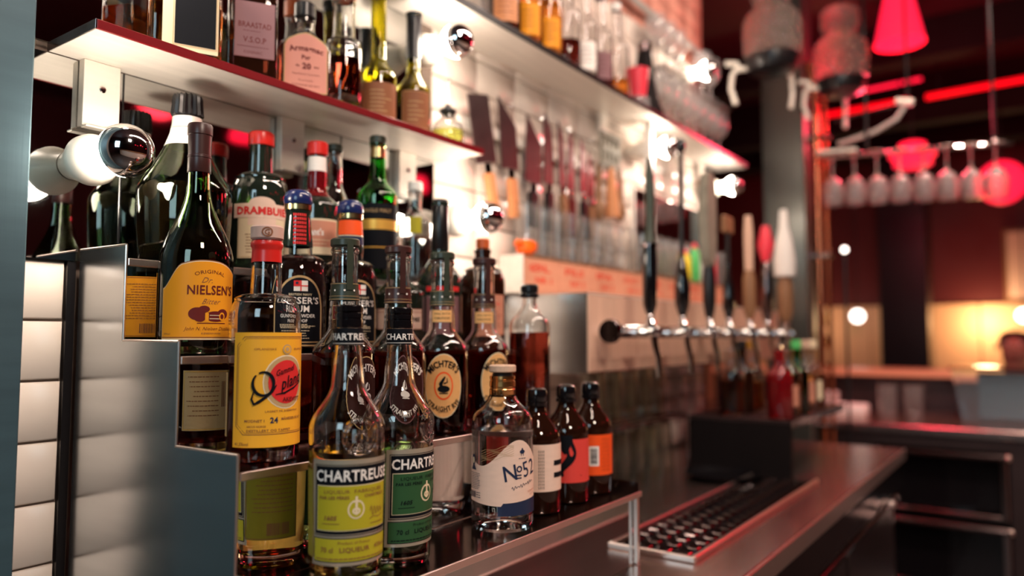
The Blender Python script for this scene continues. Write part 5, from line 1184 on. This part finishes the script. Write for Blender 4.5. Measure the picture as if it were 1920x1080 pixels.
# ------------------------------------------------------------ cross counter with glass-door fridges, far room
cc = thing('cross_counter', 'dark steel-topped cross counter with built-in glass-door fridges at the right', 'counter', (3.55, 0.0, CT))
put('counter_top', bx(-0.015, -0.6, -0.035, 0.75, 1.6, 0, 0.003), 'steel_counter', cc, False)
put('cabinet_body', bx(0.12, -0.6, -0.90, 0.73, 1.6, -0.036), 'panel_dark', cc, False)
put('front_panel', bx(0.0, -0.6, -0.085, 0.02, 1.6, -0.0355), 'panel_dark', cc, False)
put('side_panel', bx(0.0, -0.6, -0.90, 0.119, 0.12, -0.0855), 'panel_dark', cc, False)
put('side_panel', bx(0.0, 0.60, -0.90, 0.119, 1.6, -0.0855), 'panel_dark', cc, False)
for k, (z0, z1) in enumerate(((-0.345, -0.110), (-0.640, -0.395))):
    d = put('fridge_door', bx(0.06, 0.14, z0, 0.062, 0.58, z1), 'black_gloss', cc, False)
    bm = bmesh.new()
    for a in ((0.13, z0 - 0.012, 0.59, z0 + 0.008), (0.13, z1 - 0.008, 0.59, z1 + 0.012), (0.13, z0, 0.155, z1), (0.565, z0, 0.59, z1)): box(bm, -0.004, a[0], a[1], 0.050, a[2], a[3], 0.003)
    put('door_frame', bm, 'steel_dark', d, False)
    put('handle', tb([(-0.020, 0.14, z1 + 0.004), (-0.020, 0.58, z1 + 0.004)], 0.008, 10), 'chrome_dark', d)
    put('hinge_knob', lt(cyl(0.010, 0, 0.02, 0.003), 14), 'edge_steel', d, loc=(-0.018, 0.125, z1 - 0.004))
tagp(put('napkin_pile', bx(-0.06, -0.09, 0, 0.06, 0.09, 0.05, 0.008), 'napkin', None, False, (3.90, 0.78, CT + 0.0003)), 'pile of white napkins on the cross counter', 'napkins')
tagp(put('napkin_box', bx(-0.05, -0.06, 0, 0.05, 0.06, 0.09, 0.006), 'napkin', None, False, (4.12, 0.93, CT + 0.0003)), 'white box beside the napkin pile', 'box')
tm = tumbler('water_glass', 0.036, 0.044, 0.15, 'glass_ledge', 0.003, 24)
for i, (x, y, lb) in enumerate(((3.86, 0.595, 'clear tumbler on the cross counter beside the napkins'), (3.84, 0.485, 'tall clear tumbler on the cross counter, the right one of two'))):
    o = tm if i == 0 else dup(tm); o.location = (x, y, CT + 0.0003); o['label'] = lb; o['group'] = 'tumblers on the cross counter'
tub = thing('ice_tub', 'clear blue-white plastic tub with dark lining on the cross counter at the right', 'tub', (3.98, 0.12, CT + 0.0003))
P = [(-0.10, 0), (0.10, 0), (0.12, 0.235), (-0.12, 0.235)]
def frus(bm, a, b, h, c, d, z0=0):
    V = [bm.verts.new(p) for p in ((-a, -b, z0), (a, -b, z0), (a, b, z0), (-a, b, z0), (-c, -d, h), (c, -d, h), (c, d, h), (-c, d, h))]
    for f in ((3, 2, 1, 0), (4, 5, 6, 7), (0, 1, 5, 4), (1, 2, 6, 5), (2, 3, 7, 6), (3, 0, 4, 7)): bm.faces.new([V[i] for i in f])
bm = bmesh.new(); frus(bm, 0.10, 0.18, 0.225, 0.125, 0.215); put('tub_wall', bm, 'plastic_clear', tub, False)
bm = bmesh.new(); box(bm, -0.15, -0.225, 0.2255, 0.14, 0.225, 0.2385, 0.004); put('tub_rim', bm, 'chrome_dark', tub, False)
bm = bmesh.new(); box(bm, -0.085, -0.165, 0.012, 0.08, 0.12, 0.215, 0.006); put('dark_liner', bm, 'pillar_blue', tub, False)
rb = thing('raised_bar', 'raised bar ledge with pale orange wooden top behind the cross counter', 'bar', (4.36, 0.0, FLOOR))
put('bar_top', bx(-0.06, -0.6, 1.065, 0.34, 1.6, 1.100, 0.004), 'wood_bar', rb, False)
put('bar_body', bx(0.0, -0.6, 0, 0.24, 1.6, 1.0645), 'panel_dark', rb, False)
gt = thing('brass_ornament', 'tall brass beer font standing on the raised bar right of the copper pipe', 'beer font', (4.42, 1.02, FLOOR + 1.1003))
put('font_base', lt([(0, 0), (0.06, 0), (0.065, 0.01), (0.03, 0.03), (0.022, 0.08), (0, 0.08)], 24), 'brass', gt)
put('font_column', lt([(0, 0.08), (0.024, 0.08), (0.05, 0.12), (0.052, 0.16), (0.03, 0.20), (0.045, 0.25), (0.045, 0.30), (0.02, 0.33), (0.016, 0.42), (0, 0.42)], 24), 'brass', gt)
put('font_lever', tb([(0, 0, 0.42), (0.0, 0.0, 0.50)], [0.014, 0.020], 12), 'p_cream', gt)
put('font_spout', tb([(0, 0.02, 0.22), (0, 0.09, 0.22), (0, 0.10, 0.17)], 0.014, 12), 'brass', gt)
put('font_spout', tb([(0, 0.02, 0.32), (0, 0.08, 0.33), (0, 0.09, 0.29)], 0.012, 12), 'brass', gt)
fp = tagp(put('dark_column', bx(-0.16, -0.16, FLOOR, 0.16, 0.16, CEIL, 0.004), 'pillar_grey', None, False, (6.4, 0.835, 0)), 'dark square column in the middle of the far room', 'column')
fp.data.materials[0] = M['black']
lw = thing('lit_wainscot', 'warm lit wooden wainscot along the lower far wall', 'wall panelling', (6.985, 0, FLOOR))
for k in range(11):
    y = -1.2 + k * 0.40
    put('panel', bx(-0.02, y, 0, 0.014, y + 0.392, 1.535, 0.004), 'panel_lit', lw, False)
fr = thing('framed_poster', 'pale framed poster with dark blocks of print on the far wall at the right edge', 'poster', (6.96, -0.05, 0.56))
put('frame', bx(-0.008, -0.27, -0.28, 0.03, 0.27, 0.28, 0.004), 'wood_brown', fr, False)
put('poster_sheet', bx(-0.012, -0.245, -0.255, -0.0082, 0.245, 0.255), 'p_pink', fr, False)
for k in range(3): put('poster_print', bx(-0.0135, -0.15, -0.17 + k * 0.14, -0.0122, 0.11, -0.09 + k * 0.14), 'p_black', fr, False)
for i, (x, y, z, r, lb) in enumerate(((3.34, 0.66, 0.365, 0.012, 'tiny bright pilot lamp beside the copper pipe'), (6.6, 1.22, 0.17, 0.05, 'small white table lamp glow left of the dark column'), (6.7, 0.10, 0.16, 0.05, 'small white lamp glow above the seated person'))):
    t = thing('spot_lamp', lb, 'lamp', (x, y, z), 0)
    put('lamp_globe', lt([(0, -r)] + [(r * math.sin(a), -r * math.cos(a)) for a in [PI * k / 10 for k in range(1, 10)]] + [(0, r)], 20), 'spark', t)
    if i: put('lamp_stem', tb([(0, 0, r), (0, 0, CEIL - z - 0.001)], 0.004, 8), 'black', t)
    else: put('lamp_stem', tb([(0, 0, -r), (0, 0, FLOOR - z)], 0.006, 8), 'black', t)
# bar stools' side of the opposite counter, reflected in the polished steel
oc = thing('front_bar', 'front bar counter behind the photographer with a white tiled face', 'counter', (0.5, -1.05, FLOOR))
put('bar_top', bx(-2.2, -0.45, 1.06, 4.2, 0.06, 1.10, 0.004), 'wood_brown', oc, False)
put('bar_body', bx(-2.2, -0.40, 0, 4.2, -0.012, 1.059), 'grout', oc, False)
tq = None
for i in range(32):
    for k in range(6):
        L_ = (-2.2 + i * 0.2, -0.0118, 0.05 + k * 0.165)
        if tq is None:
            tq = put('tile', bx(0.002, 0, 0.002, 0.198, 0.008, 0.163, 0.001), 'tile', oc, False, L_)
        else: dup(tq, oc, L_)

# ------------------------------------------------------------ seated guest
def skin(name, nodes, edges, m, parent, sub=2):
    me = bpy.data.meshes.new(name); me.from_pydata([n[:3] for n in nodes], edges, [])
    o = bpy.data.objects.new(name, me); C.objects.link(o)
    o.modifiers.new('skin', 'SKIN'); me.skin_vertices or None
    for i, n in enumerate(nodes): me.skin_vertices[0].data[i].radius = (n[3], n[4] if len(n) > 4 else n[3])
    me.skin_vertices[0].data[0].use_root = True
    sb = o.modifiers.new('sub', 'SUBSURF'); sb.levels = sub; sb.render_levels = sub
    dg = bpy.context.evaluated_depsgraph_get(); m2 = bpy.data.meshes.new_from_object(o.evaluated_get(dg))
    bpy.data.objects.remove(o)
    m2.materials.clear(); m2.materials.append(M[m])
    for p_ in m2.polygons: p_.use_smooth = True; p_.material_index = 0
    q = bpy.data.objects.new(name, m2); C.objects.link(q); q.parent = parent; return q
pe = thing('person', 'person with dark hair in a dark shirt seated behind the raised bar at the right', 'person', (5.12, 0.13, FLOOR))
# local axes: -x is forward (towards the bar), z up from the floor; seat at 0.62
N = [(0.10, 0, 0.66, 0.13, 0.16), (0.09, 0, 0.80, 0.11, 0.14), (0.06, 0, 0.95, 0.12, 0.17), (0.05, 0, 1.03, 0.08, 0.10), (0.03, 0, 1.09, 0.045, 0.05), (0.01, 0, 1.15, 0.07, 0.065), (0.0, 0, 1.235, 0.085, 0.075), (0.01, 0, 1.285, 0.06, 0.055),
     (0.07, 0.10, 1.00, 0.055), (0.06, 0.20, 0.97, 0.052), (0.02, 0.25, 0.76, 0.042), (-0.17, 0.19, 0.72, 0.032), (-0.23, 0.17, 0.725, 0.026),
     (0.07, -0.10, 1.00, 0.055), (0.06, -0.20, 0.97, 0.052), (0.02, -0.25, 0.76, 0.042), (-0.17, -0.19, 0.72, 0.032), (-0.23, -0.17, 0.725, 0.026),
     (0.04, 0.10, 0.64, 0.085), (-0.34, 0.13, 0.62, 0.062), (-0.30, 0.13, 0.34, 0.048), (-0.27, 0.13, 0.09, 0.036), (-0.38, 0.14, 0.035, 0.034),
     (0.04, -0.10, 0.64, 0.085), (-0.34, -0.13, 0.62, 0.062), (-0.30, -0.13, 0.34, 0.048), (-0.27, -0.13, 0.09, 0.036), (-0.38, -0.14, 0.035, 0.034),
     (-0.075, 0, 1.205, 0.022, 0.016)]
Eg = [(0, 1), (1, 2), (2, 3), (3, 4), (4, 5), (5, 6), (6, 7), (2, 8), (8, 9), (9, 10), (10, 11), (11, 12), (2, 13), (13, 14), (14, 15), (15, 16), (16, 17), (0, 18), (18, 19), (19, 20), (20, 21), (21, 22), (0, 23), (23, 24), (24, 25), (25, 26), (26, 27), (6, 28)]
body = skin('body', N, Eg, 'skin', pe)
skin('shirt', [(n[0], n[1], n[2], n[3] + 0.012, (n[4] if len(n) > 4 else n[3]) + 0.012) for n in N[:4]] + [(n[0], n[1], n[2], n[3] + 0.010) for n in (N[8], N[9], N[10], N[13], N[14], N[15])], [(0, 1), (1, 2), (2, 3), (2, 4), (4, 5), (5, 6), (2, 7), (7, 8), (8, 9)], 'shirt', pe)
skin('hair', [(0.035, 0, 1.17, 0.070, 0.080), (0.030, 0, 1.25, 0.090, 0.088), (0.020, 0, 1.31, 0.068, 0.066)], [(0, 1), (1, 2)], 'hair', pe)
for s in (-1, 1):
    f0 = (-0.255, s * 0.17, 0.725)
    for k in range(4):
        yy = s * 0.17 + (k - 1.5) * 0.019; Ln = (0.070, 0.080, 0.075, 0.058)[k]
        put('finger', tb([(-0.240, yy, 0.727), (-0.24 - Ln * 0.5, yy, 0.735), (-0.24 - Ln, yy, 0.722)], [0.009, 0.0085, 0.006], 8), 'skin', pe)
    put('thumb', tb([(-0.215, s * 0.148, 0.728), (-0.240, s * 0.122, 0.735), (-0.268, s * 0.112, 0.728)], [0.010, 0.009, 0.007], 8), 'skin', pe)
    put('eye', lt([(0, -0.008), (0.006, -0.005), (0.008, 0), (0.006, 0.005), (0, 0.008)], 12), 'white', pe, loc=(-0.083, s * 0.030, 1.235))
    put('ear', lt([(0, -0.02), (0.008, -0.012), (0.010, 0), (0.008, 0.014), (0, 0.02)], 12), 'skin', pe, loc=(0.005, s * 0.083, 1.215))
put('mouth', tb([(-0.080, -0.020, 1.165), (-0.086, 0, 1.163), (-0.080, 0.020, 1.165)], [0.003, 0.005, 0.003], 8), 'p_maroon', pe)
sl = thing('bar_stool', 'dark stool under the seated person', 'stool', (5.22, 0.13, FLOOR))
put('seat', lt(cyl(0.17, 0.47, 0.515, 0.01), 28), 'black', sl)
for k in range(4):
    a = PI / 4 + k * PI / 2; put('leg', tb([(0.11 * math.cos(a), 0.11 * math.sin(a), 0.47), (0.17 * math.cos(a), 0.17 * math.sin(a), 0)], 0.012, 10), 'chrome_dark', sl)
